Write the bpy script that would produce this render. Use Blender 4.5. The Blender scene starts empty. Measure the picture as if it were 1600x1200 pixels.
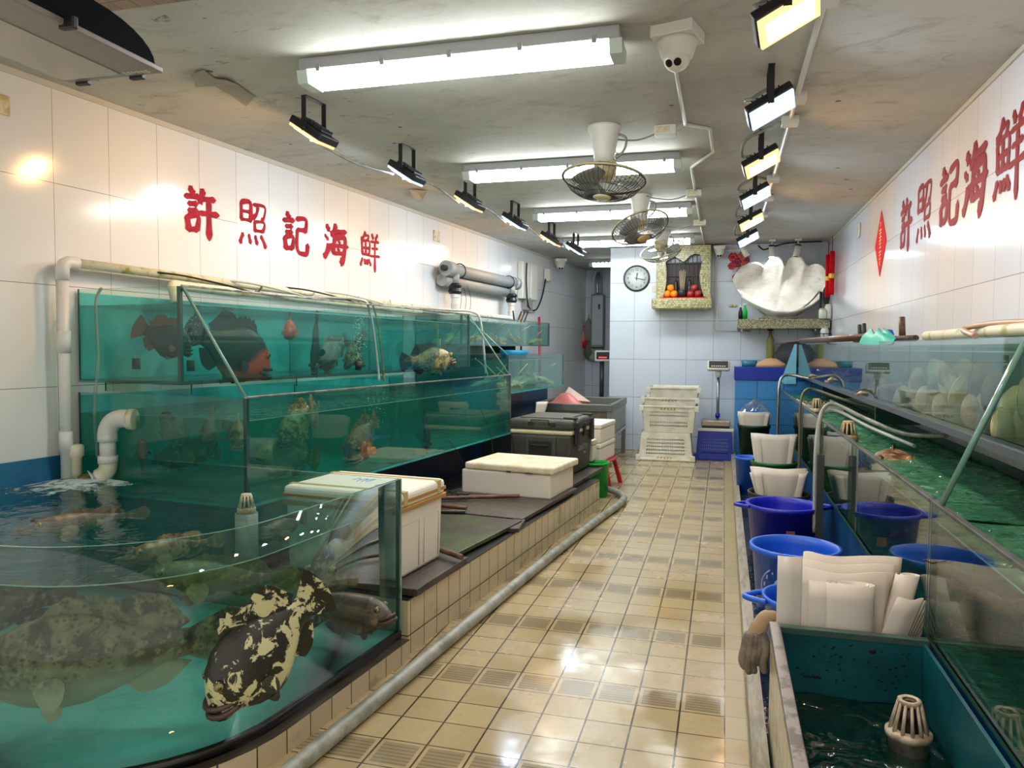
import bpy, bmesh, math, random
from mathutils import Vector as V, Matrix, Euler, noise as MN
random.seed(7)
sc = bpy.context.scene
COL = sc.collection
PI = math.pi
# ------------------------------------------------------------------ camera
F, YAW, PIT, ROL, LW, HC = 1190.0, math.radians(15.51), math.radians(2.79), math.radians(0.32), math.radians(5.70), 1.6
CAM = V((0, 0, HC))
_fw = V((-math.sin(YAW)*math.cos(PIT), math.cos(YAW)*math.cos(PIT), -math.sin(PIT)))
_r0 = V((math.cos(YAW), math.sin(YAW), 0)); _u0 = _r0.cross(_fw)
_r = _r0*math.cos(ROL)+_u0*math.sin(ROL); _u = _u0*math.cos(ROL)-_r0*math.sin(ROL)
cd = bpy.data.cameras.new('camera'); cam = bpy.data.objects.new('camera', cd); COL.objects.link(cam)
cd.sensor_width = 36; cd.lens = F/1600*36; cd.clip_start = .05; cd.clip_end = 100
cam.matrix_world = Matrix(((_r.x, _u.x, -_fw.x, 0), (_r.y, _u.y, -_fw.y, 0), (_r.z, _u.z, -_fw.z, HC), (0, 0, 0, 1)))
sc.camera = cam
# ------------------------------------------------------------------ world, exposure
w = bpy.data.worlds.new('world'); sc.world = w; w.use_nodes = True
w.node_tree.nodes['Background'].inputs[0].default_value = (1, .93, .82, 1)
w.node_tree.nodes['Background'].inputs[1].default_value = 1.0
sc.view_settings.view_transform = 'Standard'; sc.view_settings.look = 'None'
sc.view_settings.gamma = 1; sc.view_settings.use_curve_mapping = False
sc.view_settings.exposure = 0.12
cy = sc.cycles
cy.max_bounces = 7; cy.diffuse_bounces = 3; cy.glossy_bounces = 3; cy.transmission_bounces = 3
cy.transparent_max_bounces = 28; cy.volume_bounces = 0
cy.caustics_reflective = False; cy.caustics_refractive = False
cy.sample_clamp_indirect = 4; cy.use_denoising = True
FLUOR, FLOOD_L, FLOOD_R = 30.0, 180.0, 170.0        # strengths of the ceiling tubes and of the flood lamps
# ------------------------------------------------------------------ places
def ray(x, y): return _fw+_r*((x-800)/F)-_u*((y-600)/F)
def pl(x, y, n, d):
    v = ray(x, y); return CAM+v*((d-n.dot(CAM))/n.dot(v))
def Zp(x, y, z): return pl(x, y, V((0, 0, 1)), z)
def Yp(x, y, Y): return pl(x, y, V((0, 1, 0)), Y)
def Xp(x, y, X): return pl(x, y, V((1, 0, 0)), X)
def Dp(x, y, d): return CAM+ray(x, y)*d            # d = distance along the view axis
NL = V((math.cos(LW), -math.sin(LW), 0)); DL = V((math.sin(LW), math.cos(LW), 0)); D0 = -4.2128
def Qp(x, y, q): return pl(x, y, NL, D0+q)
def Sp(x, y, s): return pl(x, y, DL, s)
def Lp(s, q, z): v = DL*s+NL*(D0+q); v.z = z; return v
def sq(p): return p.dot(DL), p.dot(NL)-D0, p.z
# ------------------------------------------------------------------ materials
def lin(h):
    if not isinstance(h, str): return (*h, 1) if len(h) == 3 else h
    h = h.lstrip('#'); o = []
    for i in (0, 2, 4):
        c = int(h[i:i+2], 16)/255; o.append(c/12.92 if c <= .04045 else ((c+.055)/1.055)**2.4)
    return (*o, 1)
class NT:
    def __init__(s, name):
        s.m = bpy.data.materials.new(name); s.m.use_nodes = True; s.t = s.m.node_tree; s.t.nodes.clear()
        s.out = s.n('OutputMaterial')
    def n(s, ty, **k):
        nd = s.t.nodes.new('ShaderNode'+ty)
        for a, b in k.items(): setattr(nd, a, b)
        return nd
    def put(s, nd, key, v):
        if v is None: return
        i = nd.inputs[key]
        if isinstance(v, bpy.types.NodeSocket): s.t.links.new(v, i)
        else: i.default_value = v
    def mth(s, op, a, b=None, c=None, clamp=False):
        nd = s.n('Math', operation=op); nd.use_clamp = clamp
        for i, v in enumerate((a, b, c)): s.put(nd, i, v)
        return nd.outputs[0]
    def obj(s):
        return s.n('TexCoord').outputs['Object']
    def xyz(s, v):
        nd = s.n('SeparateXYZ'); s.put(nd, 0, v); return nd.outputs
    def noise(s, vec, scale, detail=4, rough=.6, out='Fac', dist=0):
        nd = s.n('TexNoise'); s.put(nd, 'Vector', vec); nd.inputs['Scale'].default_value = scale
        nd.inputs['Detail'].default_value = detail; nd.inputs['Roughness'].default_value = rough; nd.inputs['Distortion'].default_value = dist
        return nd.outputs[out]
    def vor(s, vec, scale, out='Distance', feat='F1'):
        nd = s.n('TexVoronoi', feature=feat); s.put(nd, 'Vector', vec); nd.inputs['Scale'].default_value = scale
        return nd.outputs[out]
    def ramp(s, f, a, b):        # smooth 0..1 between a and b
        nd = s.n('MapRange', interpolation_type='SMOOTHSTEP'); s.put(nd, 0, f)
        nd.inputs[1].default_value = a; nd.inputs[2].default_value = b
        return nd.outputs[0]
    def mix(s, f, a, b):
        nd = s.n('Mix', data_type='RGBA'); s.put(nd, 0, f); s.put(nd, 6, lin(a) if not isinstance(a, bpy.types.NodeSocket) else a)
        s.put(nd, 7, lin(b) if not isinstance(b, bpy.types.NodeSocket) else b); return nd.outputs[2]
    def bump(s, h, strength, dist=.01):
        nd = s.n('Bump'); s.put(nd, 'Height', h); nd.inputs['Strength'].default_value = strength; nd.inputs['Distance'].default_value = dist
        return nd.outputs[0]
    def scale(s, vec, x, y, z):
        nd = s.n('Mapping'); s.put(nd, 0, vec); nd.inputs['Scale'].default_value = (x, y, z); return nd.outputs[0]
    def bsdf(s, col, rough=.5, metal=0., normal=None, spec=.5, coat=0., trans=0., sss=0.):
        p = s.n('BsdfPrincipled')
        s.put(p, 'Base Color', lin(col) if not isinstance(col, bpy.types.NodeSocket) else col)
        s.put(p, 'Roughness', rough); s.put(p, 'Metallic', metal); s.put(p, 'Specular IOR Level', spec)
        if coat: p.inputs['Coat Weight'].default_value = coat; p.inputs['Coat Roughness'].default_value = .08
        if normal is not None: s.put(p, 'Normal', normal)
        s.t.links.new(p.outputs[0], s.out.inputs[0]); return p
MATS = {}
def P(name, col, rough=.5, metal=0., col2=None, ns=8., nd=4, lo=.4, hi=.65, bump=0., bs=60., emis=0., spec=.5, coat=0., stretch=None):
    if name in MATS: return MATS[name]
    t = NT(name); o = t.obj()
    v = t.scale(o, *stretch) if stretch else o
    c = lin(col)
    if col2: c = t.mix(t.ramp(t.noise(v, ns, nd), lo, hi), col, col2)
    nrm = t.bump(t.noise(v, bs, 3), bump, .01) if bump else None
    p = t.bsdf(c, rough, metal, nrm, spec, coat)
    if emis: p.inputs['Emission Color'].default_value = lin(col); p.inputs['Emission Strength'].default_value = emis
    MATS[name] = t.m; return t.m
def tilemat(name, ca, cb, grout, ax1, p1, o1, ax2, p2, o2, gw1=.003, gw2=.003, rough=.12, dirt=None, wav=.02, floor=False):
    t = NT(name); o = t.obj(); X = dict(zip('xyz', t.xyz(o)))
    def fr(ax, p, off):
        u = t.mth('DIVIDE', t.mth('SUBTRACT', X[ax], off), p); f = t.mth('FRACT', u)
        return t.mth('FLOOR', u), f, t.mth('MULTIPLY', t.mth('MINIMUM', f, t.mth('SUBTRACT', 1., f)), p)
    i1, f1, d1 = fr(ax1, p1, o1); i2, f2, d2 = fr(ax2, p2, o2)
    line = t.mth('MAXIMUM', t.mth('LESS_THAN', d1, gw1), t.mth('LESS_THAN', d2, gw2))
    cx = t.n('CombineXYZ'); t.put(cx, 0, i1); t.put(cx, 1, i2)
    wn = t.n('TexWhiteNoise'); t.put(wn, 0, cx.outputs[0])
    c = t.mix(wn.outputs['Value'], ca, cb)
    nz = t.noise(o, 9, 5)
    if floor:
        row = t.mth('LESS_THAN', t.mth('ABSOLUTE', t.mth('SUBTRACT', t.mth('FLOORED_MODULO', i2, 4.), 0.)), .5)
        ins = t.mth('MULTIPLY', t.mth('GREATER_THAN', d1, .02), t.mth('GREATER_THAN', d2, .02))
        strp = t.mth('GREATER_THAN', t.mth('SINE', t.mth('MULTIPLY', f2, 2*PI*8)), .25)
        grv = t.mth('MULTIPLY', row, ins); st = t.mth('MULTIPLY', grv, strp)
        c = t.mix(t.mth('MULTIPLY', grv, .75), c, '#84775a'); c = t.mix(t.mth('MULTIPLY', st, .55), c, '#5d5240')
        c = t.mix(t.mth('MULTIPLY', t.ramp(t.noise(o, 2.2, 5), .56, .75), .35), c, '#7d8a4a')
        c = t.mix(t.mth('MULTIPLY', t.ramp(t.noise(o, 30, 4), .45, .8), .3), c, '#8b7448')
        hgt = t.mth('SUBTRACT', t.mth('MULTIPLY', nz, .35), t.mth('ADD', line, t.mth('MULTIPLY', st, .5)))
        nrm = t.bump(hgt, .35, .004)
        rg = t.mth('ADD', .07, t.mth('MULTIPLY', t.ramp(t.noise(o, 1.7, 4), .35, .62), .22))
    else:
        if dirt: c = t.mix(t.mth('MULTIPLY', t.ramp(t.noise(t.scale(o, 1, 1, 1.8), 3.2, 6), .55, .8), t.ramp(X['z'], .75, .05)), c, dirt)
        nrm = t.bump(t.mth('SUBTRACT', t.mth('MULTIPLY', t.noise(o, 2.2, 2), 1.0), t.mth('MULTIPLY', line, .3)), wav, .02)
        rg = t.mth('ADD', rough, t.mth('MULTIPLY', nz, .08))
    c = t.mix(line, c, grout)
    t.bsdf(c, rg, normal=nrm); MATS[name] = t.m; return t.m
def schlick(t, f0, nrm=None):
    f = t.n('LayerWeight'); f.inputs[0].default_value = .5; t.put(f, 'Normal', nrm)
    return t.mth('ADD', f0, t.mth('MULTIPLY', t.mth('POWER', f.outputs['Facing'], 5.), 1-f0), clamp=True)
def G(name, tint, f0=.045, rough=0., dirt=0.):
    t = NT(name); tr = t.n('BsdfTransparent'); tr.inputs[0].default_value = lin(tint)
    g = t.n('BsdfGlossy'); g.inputs['Roughness'].default_value = rough
    m = t.n('MixShader'); t.put(m, 0, schlick(t, f0)); t.t.links.new(tr.outputs[0], m.inputs[1]); t.t.links.new(g.outputs[0], m.inputs[2])
    last = m
    if dirt:                      # dried drip marks and haze on the pane
        o = t.obj(); n = t.ramp(t.noise(t.scale(o, 26, 26, 1.3), 1.0, 5), .5, .8)
        d = t.n('BsdfDiffuse'); d.inputs[0].default_value = lin('#cfd8cc')
        m2 = t.n('MixShader'); t.put(m2, 0, t.mth('ADD', t.mth('MULTIPLY', n, dirt), dirt*.35)); t.t.links.new(m.outputs[0], m2.inputs[1]); t.t.links.new(d.outputs[0], m2.inputs[2]); last = m2
    t.t.links.new(last.outputs[0], t.out.inputs[0]); MATS[name] = t.m; return t.m
def W(name, col, dens, wave=(9., .25), f0=.03, wst=(1, 1, 1), cloud=None):
    t = NT(name); o = t.obj()
    h = t.noise(t.scale(o, *wst), wave[0], 3, .55, dist=.6)
    nrm = t.bump(h, min(1., wave[1]), .05*max(1., wave[1]))
    tr = t.n('BsdfTransparent'); g = t.n('BsdfGlossy'); g.inputs['Roughness'].default_value = .05; t.put(g, 'Normal', nrm)
    ge = t.n('NewGeometry'); nz = t.mth('GREATER_THAN', t.mth('ABSOLUTE', t.xyz(ge.outputs['Normal'])[2]), .5)
    last = tr
    if cloud:                     # suspended matter
        d = t.n('BsdfDiffuse'); d.inputs[0].default_value = lin(cloud[0])
        if len(cloud) < 3: t.put(d, 'Normal', nrm)
        m2 = t.n('MixShader'); k = t.mth('MULTIPLY', t.mth('ADD', .4, t.mth('MULTIPLY', t.noise(t.scale(o, 1, .5, 1), 6, 4), .9)), cloud[1])
        t.put(m2, 0, t.mth('MULTIPLY', k, nz) if len(cloud) < 3 else k)
        t.t.links.new(last.outputs[0], m2.inputs[1]); t.t.links.new(d.outputs[0], m2.inputs[2]); last = m2
    m = t.n('MixShader'); t.put(m, 0, t.mth('MULTIPLY', schlick(t, f0, nrm), nz))
    t.t.links.new(last.outputs[0], m.inputs[1]); t.t.links.new(g.outputs[0], m.inputs[2]); last = m
    t.t.links.new(last.outputs[0], t.out.inputs[0])
    a = t.n('VolumeAbsorption'); a.inputs[0].default_value = lin(col); a.inputs[1].default_value = dens
    t.t.links.new(a.outputs[0], t.out.inputs[1]); MATS[name] = t.m; return t.m
def E(name, col, strength, vis=None):
    t = NT(name); e = t.n('Emission'); e.inputs[0].default_value = lin(col); e.inputs[1].default_value = strength
    t.t.links.new(e.outputs[0], t.out.inputs[0]); MATS[name] = t.m; return t.m
# ------------------------------------------------------------------ mesh builder
def film(name, col, k=.5, rough=.4):
    t = NT(name); d = t.n('BsdfDiffuse'); d.inputs[0].default_value = lin(col); tl = t.n('BsdfTranslucent'); tl.inputs[0].default_value = lin(col)
    m = t.n('MixShader'); m.inputs[0].default_value = k; t.t.links.new(d.outputs[0], m.inputs[1]); t.t.links.new(tl.outputs[0], m.inputs[2])
    g = t.n('BsdfGlossy'); g.inputs['Roughness'].default_value = rough; m2 = t.n('MixShader'); t.put(m2, 0, schlick(t, .04))
    t.t.links.new(m.outputs[0], m2.inputs[1]); t.t.links.new(g.outputs[0], m2.inputs[2]); t.t.links.new(m2.outputs[0], t.out.inputs[0]); MATS[name] = t.m; return t.m
class MB:
    def __init__(s): s.b = bmesh.new(); s.mi = 0; s.sm = False; s.M = Matrix.Identity(4)
    def _fin(s, faces, sm=None):
        for f in faces:
            f.material_index = s.mi; f.smooth = s.sm if sm is None else sm
    def v(s, p): return s.b.verts.new(s.M @ V(p))
    def f(s, vs, sm=None):
        try: fc = s.b.faces.new(vs)
        except ValueError: return None
        s._fin([fc], sm); return fc
    def box(s, a, b, bev=0., seg=2, taper=1.):
        x0, y0, z0 = a; x1, y1, z1 = b
        cx, cy_ = (x0+x1)/2, (y0+y1)/2
        T = lambda x, y: ((cx+(x-cx)*taper), (cy_+(y-cy_)*taper))
        vs = [s.v((*T(x, y), z0)) for x, y in ((x0, y0), (x1, y0), (x1, y1), (x0, y1))]+[s.v((x, y, z1)) for x, y in ((x0, y0), (x1, y0), (x1, y1), (x0, y1))]
        fs = [s.f([vs[i] for i in q]) for q in ((3, 2, 1, 0), (4, 5, 6, 7), (0, 1, 5, 4), (1, 2, 6, 5), (2, 3, 7, 6), (3, 0, 4, 7))]
        if bev:
            es = list({e for f in fs for e in f.edges})
            r = bmesh.ops.bevel(s.b, geom=es, offset=bev, segments=seg, affect='EDGES', profile=.5, clamp_overlap=True)
            s._fin(r['faces'])
        return s
    def pane(s, a, b, ax, e=1):       # thin glass: faces across axis ax keep material mi, the rim gets e
        mi = s.mi; n0 = len(s.b.faces); s.box(a, b); s.b.faces.ensure_lookup_table()
        pairs = {0: (3, 5), 1: (2, 4), 2: (0, 1)}[ax]
        for i in range(6):
            if i not in pairs: s.b.faces[n0+i].material_index = e
        s.mi = mi; return s
    def prism(s, poly, z0, z1, side=None):
        lo = [s.v((x, y, z0)) for x, y in poly]; hi = [s.v((x, y, z1)) for x, y in poly]
        s.f(lo[::-1]); s.f(hi); n = len(poly); mi = s.mi
        if side is not None: s.mi = side
        for i in range(n): s.f([lo[i], lo[(i+1) % n], hi[(i+1) % n], hi[i]])
        s.mi = mi; return s
    def waves(s, x0, y0, x1, y1, z0, z1, amp, cell, kx=1., ky=1.):      # closed block with a rippled top
        nx, ny = max(2, int((x1-x0)/cell)), max(2, int((y1-y0)/cell)); T = []
        for i in range(nx+1):
            R = []
            for j in range(ny+1):
                x, y = x0+(x1-x0)*i/nx, y0+(y1-y0)*j/ny
                R.append(s.v((x, y, z1+amp*(MN.noise((x*9*kx, y*9*ky, z1*7))+.5*MN.noise((x*21*kx, y*21*ky, 3.1))))))
            T.append(R)
        for i in range(nx):
            for j in range(ny): s.f([T[i][j], T[i+1][j], T[i+1][j+1], T[i][j+1]], True)
        loop = [T[i][0] for i in range(nx+1)]+[T[nx][j] for j in range(1, ny+1)]+[T[i][ny] for i in range(nx-1, -1, -1)]+[T[0][j] for j in range(ny-1, 0, -1)]
        inv = s.M.inverted(); lo = [s.v((*(inv @ v.co).xy, z0)) for v in loop]; n = len(loop)
        for k in range(n): s.f([lo[k], lo[(k+1) % n], loop[(k+1) % n], loop[k]], False)
        s.f(lo[::-1], False); return s
    def tube(s, pts, r, n=8, closed=False, sm=True, cap=True):
        pts = [V(p) for p in pts]; m = len(pts); rs = r if isinstance(r, (list, tuple)) else [r]*m
        rings = []; up = None
        for i, p in enumerate(pts):
            a = pts[(i-1) % m] if (i or closed) else p; b = pts[(i+1) % m] if (i < m-1 or closed) else p
            d = (b-a)
            d = d.normalized() if d.length > 1e-9 else V((0, 0, 1))
            if up is None: up = d.orthogonal().normalized()
            else:
                up = up-d*up.dot(d); up = up.normalized() if up.length > 1e-6 else d.orthogonal().normalized()
            q = d.cross(up)
            rings.append([s.v(p+(up*math.cos(2*PI*k/n)+q*math.sin(2*PI*k/n))*rs[i]) for k in range(n)])
        for i in range(m if closed else m-1):
            A, B = rings[i], rings[(i+1) % m]
            for k in range(n): s.f([A[k], A[(k+1) % n], B[(k+1) % n], B[k]], sm)
        if cap and not closed: s.f(rings[0][::-1], False); s.f(rings[-1], False)
        return s
    def cyl(s, p0, p1, r0, r1=None, n=16, sm=True): return s.tube([p0, p1], [r0, r0 if r1 is None else r1], n, sm=sm)
    def lathe(s, prof, n=24, sm=True, closed=False, sx=1., sy=1.):
        R = [[s.v((r*math.cos(2*PI*k/n)*sx, r*math.sin(2*PI*k/n)*sy, z)) for k in range(n)] if r > 1e-6 else [s.v((0, 0, z))] for r, z in prof]
        for A, B in zip(R, R[1:]):
            for k in range(n):
                k2 = (k+1) % n
                if len(A) == 1 and len(B) == 1: continue
                if len(A) == 1: s.f([A[0], B[k], B[k2]][::-1], sm)
                elif len(B) == 1: s.f([A[k], A[k2], B[0]], sm)
                else: s.f([A[k], A[k2], B[k2], B[k]], sm)
        return s
    def ball(s, c, r, nu=14, nv=9):
        rx, ry, rz = r if isinstance(r, (list, tuple)) else (r, r, r); M = s.M.copy()
        s.M = M @ Matrix.Translation(V(c)) @ Matrix.Diagonal((rx, ry, rz, 1))
        s.lathe([(math.sin(PI*i/nv), -math.cos(PI*i/nv)) for i in range(nv+1)], nu); s.M = M; return s
    def grid(s, fn, nu, nv, sm=True, th=None):
        g = [[s.v(fn(i/nu, j/nv)) for j in range(nv+1)] for i in range(nu+1)]
        for i in range(nu):
            for j in range(nv): s.f([g[i][j], g[i+1][j], g[i+1][j+1], g[i][j+1]], sm)
        if th:
            h = [[s.v(V(fn(i/nu, j/nv))+V(th)) for j in range(nv+1)] for i in range(nu+1)]
            for i in range(nu):
                for j in range(nv): s.f([h[i][j], h[i][j+1], h[i+1][j+1], h[i+1][j]], sm)
            for i in range(nu):
                s.f([g[i][0], h[i][0], h[i+1][0], g[i+1][0]], sm); s.f([g[i][nv], g[i+1][nv], h[i+1][nv], h[i][nv]], sm)
            for j in range(nv):
                s.f([g[0][j], g[0][j+1], h[0][j+1], h[0][j]], sm); s.f([g[nu][j], h[nu][j], h[nu][j+1], g[nu][j+1]], sm)
        return s
    def strip(s, outer, inner, z0, z1, e=None):      # curved wall between two outlines
        mi = s.mi
        A = [[s.v((*p, z)) for p in outer] for z in (z0, z1)]; B = [[s.v((*p, z)) for p in inner] for z in (z0, z1)]
        for i in range(len(outer)-1):
            s.f([A[0][i], A[0][i+1], A[1][i+1], A[1][i]], True); s.f([B[0][i+1], B[0][i], B[1][i], B[1][i+1]], True)
            if e is not None: s.mi = e
            s.f([A[1][i], A[1][i+1], B[1][i+1], B[1][i]], False); s.f([A[0][i+1], A[0][i], B[0][i], B[0][i+1]], False); s.mi = mi
        if e is not None: s.mi = e
        s.f([A[0][0], A[1][0], B[1][0], B[0][0]], False); s.f([A[0][-1], B[0][-1], B[1][-1], A[1][-1]], False); s.mi = mi
        return s
    def obj(s, name, mats, parent=None, loc=None, rz=0., M=None, fix=True):
        if fix: bmesh.ops.recalc_face_normals(s.b, faces=s.b.faces)
        me = bpy.data.meshes.new(name); s.b.to_mesh(me); s.b.free()
        for m in (mats if isinstance(mats, (list, tuple)) else [mats]): me.materials.append(m)
        o = bpy.data.objects.new(name, me); COL.objects.link(o)
        if parent: o.parent = parent
        if M is not None: o.matrix_local = M
        elif loc is not None: o.location = loc; o.rotation_euler = (0, 0, rz)
        return o
def tag(o, label, cat, group=None, kind=None):
    if label: o['label'] = label
    if cat: o['category'] = cat
    if group: o['group'] = group
    if kind: o['kind'] = kind
    return o
def thing(name, label, cat, loc=(0, 0, 0), rz=0., group=None, rot=None, M=None):
    o = bpy.data.objects.new(name, None); COL.objects.link(o); o.empty_display_size = .05
    if M is not None: o.matrix_world = M
    else: o.location = loc; o.rotation_euler = rot or (0, 0, rz)
    return tag(o, label, cat, group)
def dup(src, loc=None, rz=None, label=None, rot=None):
    def cp(o, par):
        c = o.copy(); COL.objects.link(c)
        if par: c.parent = par
        for ch in [x for x in bpy.data.objects if x.parent == o and x is not c]: cp(ch, c)
        return c
    kids = {}
    r = cp(src, None)
    if loc is not None: r.location = loc
    if rot is not None: r.rotation_euler = rot
    elif rz is not None: r.rotation_euler = (0, 0, rz)
    if label: r['label'] = label
    return r
def struct(name, mb, mats, **k):
    o = mb.obj(name, mats, **k); o['kind'] = 'structure'; return o
def text(name, body, size, mat, M, parent=None, ext=.0008):
    cu = bpy.data.curves.new(name, 'FONT'); cu.body = body; cu.size = size; cu.extrude = ext; cu.align_x = 'CENTER'; cu.align_y = 'CENTER'
    t = bpy.data.objects.new(name+'_src', cu); COL.objects.link(t)
    dg = bpy.context.evaluated_depsgraph_get(); me = bpy.data.meshes.new_from_object(t.evaluated_get(dg))
    bpy.data.objects.remove(t); bpy.data.curves.remove(cu)
    me.materials.clear(); me.materials.append(mat)
    o = bpy.data.objects.new(name, me); COL.objects.link(o)
    if parent: o.parent = parent
    o.matrix_local = M; return o
def frame(o, x, y):      # matrix from origin and two axes
    x = V(x).normalized(); z = x.cross(V(y)).normalized(); y = z.cross(x)
    m = Matrix((x, y, z)).transposed().to_4x4(); m.translation = V(o); return m
def arc(c, r, a0, a1, n, ax='xz'):
    out = []
    for i in range(n+1):
        a = a0+(a1-a0)*i/n; u, v = r*math.cos(a), r*math.sin(a)
        out.append(V(c)+(V((u, 0, v)) if ax == 'xz' else V((u, v, 0)) if ax == 'xy' else V((0, u, v))))
    return out
def smooth(pts, k=6):    # Catmull-Rom through points
    pts = [V(p) for p in pts]; q = [pts[0]]+pts+[pts[-1]]; out = []
    for i in range(1, len(q)-2):
        a, b, c, d = q[i-1:i+3]
        for j in range(k):
            t = j/k; out.append(.5*((2*b)+(c-a)*t+(2*a-5*b+4*c-d)*t*t+(3*b-a-3*c+d)*t**3))
    return out+[pts[-1]]
# ------------------------------------------------------------------ shared materials
m_wallL = tilemat('left wall tile', '#e9e8e6', '#e3e3e4', '#8d8678', 'y', .39, 3.288, 'z', .6075, 1.953, .0016, .002, .10)
m_wallR = tilemat('right wall tile', '#e6e6ea', '#dfe0e6', '#a09a8e', 'y', .39, 3.288, 'z', .6075, 1.99, .0014, .0022, .10)
m_wallB = tilemat('back wall tile', '#d3dbe6', '#ccd5e2', '#8e98a2', 'x', .40, -1.355, 'z', .592, .235, .003, .004, .13, dirt='#6f8a5a')
m_floor = tilemat('floor tile', '#b3a27c', '#a5936d', '#3a3326', 'x', .1925, .035, 'y', .1925, 3.366, .0042, .0032, floor=True)
m_skirt = tilemat('beige plinth tile', '#cdbf9f', '#c3b594', '#3f382c', 'y', .15, 3.45, 'z', .19, .1, .003, .003, .2, dirt='#6d6848')
m_soff = tilemat('brown soffit tile', '#8d6f58', '#7d6250', '#4c3a30', 'x', .10, 0, 'y', .10, 0, .003, .003, .4)
m_bluetile = tilemat('blue tile', '#3f8fd0', '#3a86c8', '#1c3d60', 'x', .36, .30, 'z', .36, .15, .004, .004, .2)
m_gutter = tilemat('gutter tile', '#a2936a', '#968860', '#5c5138', 'x', .5, -.2, 'y', .1925, 3.366, .003, .002, .33)
def ceilmat():
    t = NT('stained ceiling'); o = t.obj(); v = t.scale(o, 1, 1.7, 1)
    c = t.mix(t.ramp(t.noise(o, .9, 5), .35, .7), '#c6c4bc', '#b5b2a9')
    c = t.mix(t.mth('MULTIPLY', t.ramp(t.noise(v, 2.4, 8, .7, dist=1.2), .5, .78), .7), c, '#857d70')
    n2 = t.noise(t.scale(o, 1, 2.6, 1), 6, 7, .72, dist=.8); xx = t.xyz(o)[0]
    m = t.mth('MULTIPLY', t.ramp(n2, .60, .68), t.ramp(xx, -1.2, -2.6)); c = t.mix(t.mth('MULTIPLY', m, .8), c, '#554d42')
    sp = t.mth('LESS_THAN', t.vor(o, 2.6), .05); c = t.mix(t.mth('MULTIPLY', sp, .8), c, '#3c362e')
    t.bsdf(c, .8, normal=t.bump(n2, .25, .01)); return t.m
m_ceil = ceilmat()
m_black = P('black metal', '#16171c', .4); m_dark = P('dark rubber', '#121314', .6); m_white = P('white plastic', '#dedcd2', .4)
m_grey = P('grey plastic', '#8f9290', .5); m_cream = P('cream plastic', '#d8cfae', .45, col2='#b59f70', ns=14)
m_pvc = P('white pvc', '#dcdad6', .35, col2='#a9a77a', ns=7, lo=.58, hi=.75); m_pvcmoss = P('mossy pvc', '#dedabf', .45, col2='#a3a43c', ns=9, lo=.52, hi=.72)
m_chrome = P('brushed aluminium', '#b9b3ac', .32, .9, col2='#8a8178', ns=12); m_steel = P('steel', '#a8aaac', .28, 1.)
m_foam = P('polystyrene', '#e9e2d6', .7, bump=.15, bs=240); m_foamlid = P('polystyrene lid', '#ece2cc', .7, col2='#d9c9a4', ns=9, bump=.15, bs=240)
m_red = P('red enamel', '#b3242c', .35); m_redpaint = P('red painted lettering', '#a80f26', .55, col2='#8c0a1c', ns=20, spec=.15)
m_redpaper = P('red paper', '#cf0d16', .7, spec=.12); m_gold = P('gold print', '#e8b640', .4, .3)
m_glass = G('tank glass', '#e8f4f2', .045, 0., .012); m_edge = P('glass edge', '#1f4a44', .15, coat=.5)
m_edgel = P('pale glass edge', '#6f9a8c', .12, coat=.5); m_sil = P('black silicone', '#0c0e10', .3)
m_wood = P('wet dark wood', '#4d4238', .45, col2='#2c2722', ns=6, stretch=(9, 1, 6), bump=.3, bs=30)
m_moss = P('mossy plywood', '#3b352b', .45, col2='#46522a', ns=3.2, nd=8, lo=.46, hi=.62, bump=.3, bs=40)
m_handle = P('brown wooden handle', '#6e4a38', .45, col2='#4d3126', ns=14); m_copper = P('dark copper tube', '#5b443c', .35, .5)
m_blueb = P('dark blue bucket plastic', '#1723b8', .35); m_bluel = P('bright blue bucket plastic', '#1f62d6', .35)
m_green = P('green plastic', '#0c5a2c', .4); m_greenl = P('bright green plastic', '#07a838', .4); m_bag = film('milky plastic film', '#fcf6ec', .28)
m_bluep = P('blue paint', '#12508a', .35, col2='#0b3c70', ns=3); m_navy = P('navy painted recess', '#0a2748', .4)
m_teal = P('turquoise tank panel', '#2fb0a6', .4, col2='#23958f', ns=3); m_hose = P('grey hose', '#9a9c92', .4, col2='#77796c', ns=9)
m_hoset = P('clear air hose', '#b9beb8', .25)
# ------------------------------------------------------------------ the room
LO = NL*D0
ZC = 3.15
b = MB(); b.box((-5, .2, -.15), (1.6, 16, 0)); struct('floor', b, m_floor)
b = MB(); b.box((-.14, 1.0, 0), (0, 15.35, ZC)); struct('wall_left', b, m_wallL, loc=LO, rz=-LW)
b = MB(); b.box((1.45, 1.0, 0), (1.6, 12.2, ZC)); struct('wall_right', b, m_wallR)
b = MB(); b.box((-1.735, 12.0, 0), (1.6, 15.35, ZC)); struct('wall_back', b, m_wallB)
b = MB(); b.box((-3.6, 15.3, 0), (-1.7, 15.45, ZC)); struct('wall_passage', b, m_wallB)
b = MB(); b.box((-5, 2.98, ZC), (1.6, 15.5, ZC+.15)); struct('ceiling', b, m_ceil)
b = MB(); b.box((-5, .9, ZC-.006), (1.6, 2.98, ZC+.15)); struct('trim_1', b, m_soff)
b = MB(); b.box((.035, 1.2, .0), (.128, 12.0, .004)); struct('trim_2', b, m_gutter)
b = MB(); b.prism([(.128, 1.2), (.188, 1.2), (.188, 11.4), (.128, 11.4)], 0, .1)
kerb = struct('trim_3', b, P('wet concrete kerb', '#a29a86', .4, col2='#7d7766', ns=5, stretch=(8, 1, 1)))
b = MB(); b.box((.188, 1.2, .0), (.78, 11.4, .012)); struct('trim_4', b, P('wet trough liner', '#3b4652', .12, .3, col2='#1d2a3c', ns=5, bump=.6, bs=22))
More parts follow.
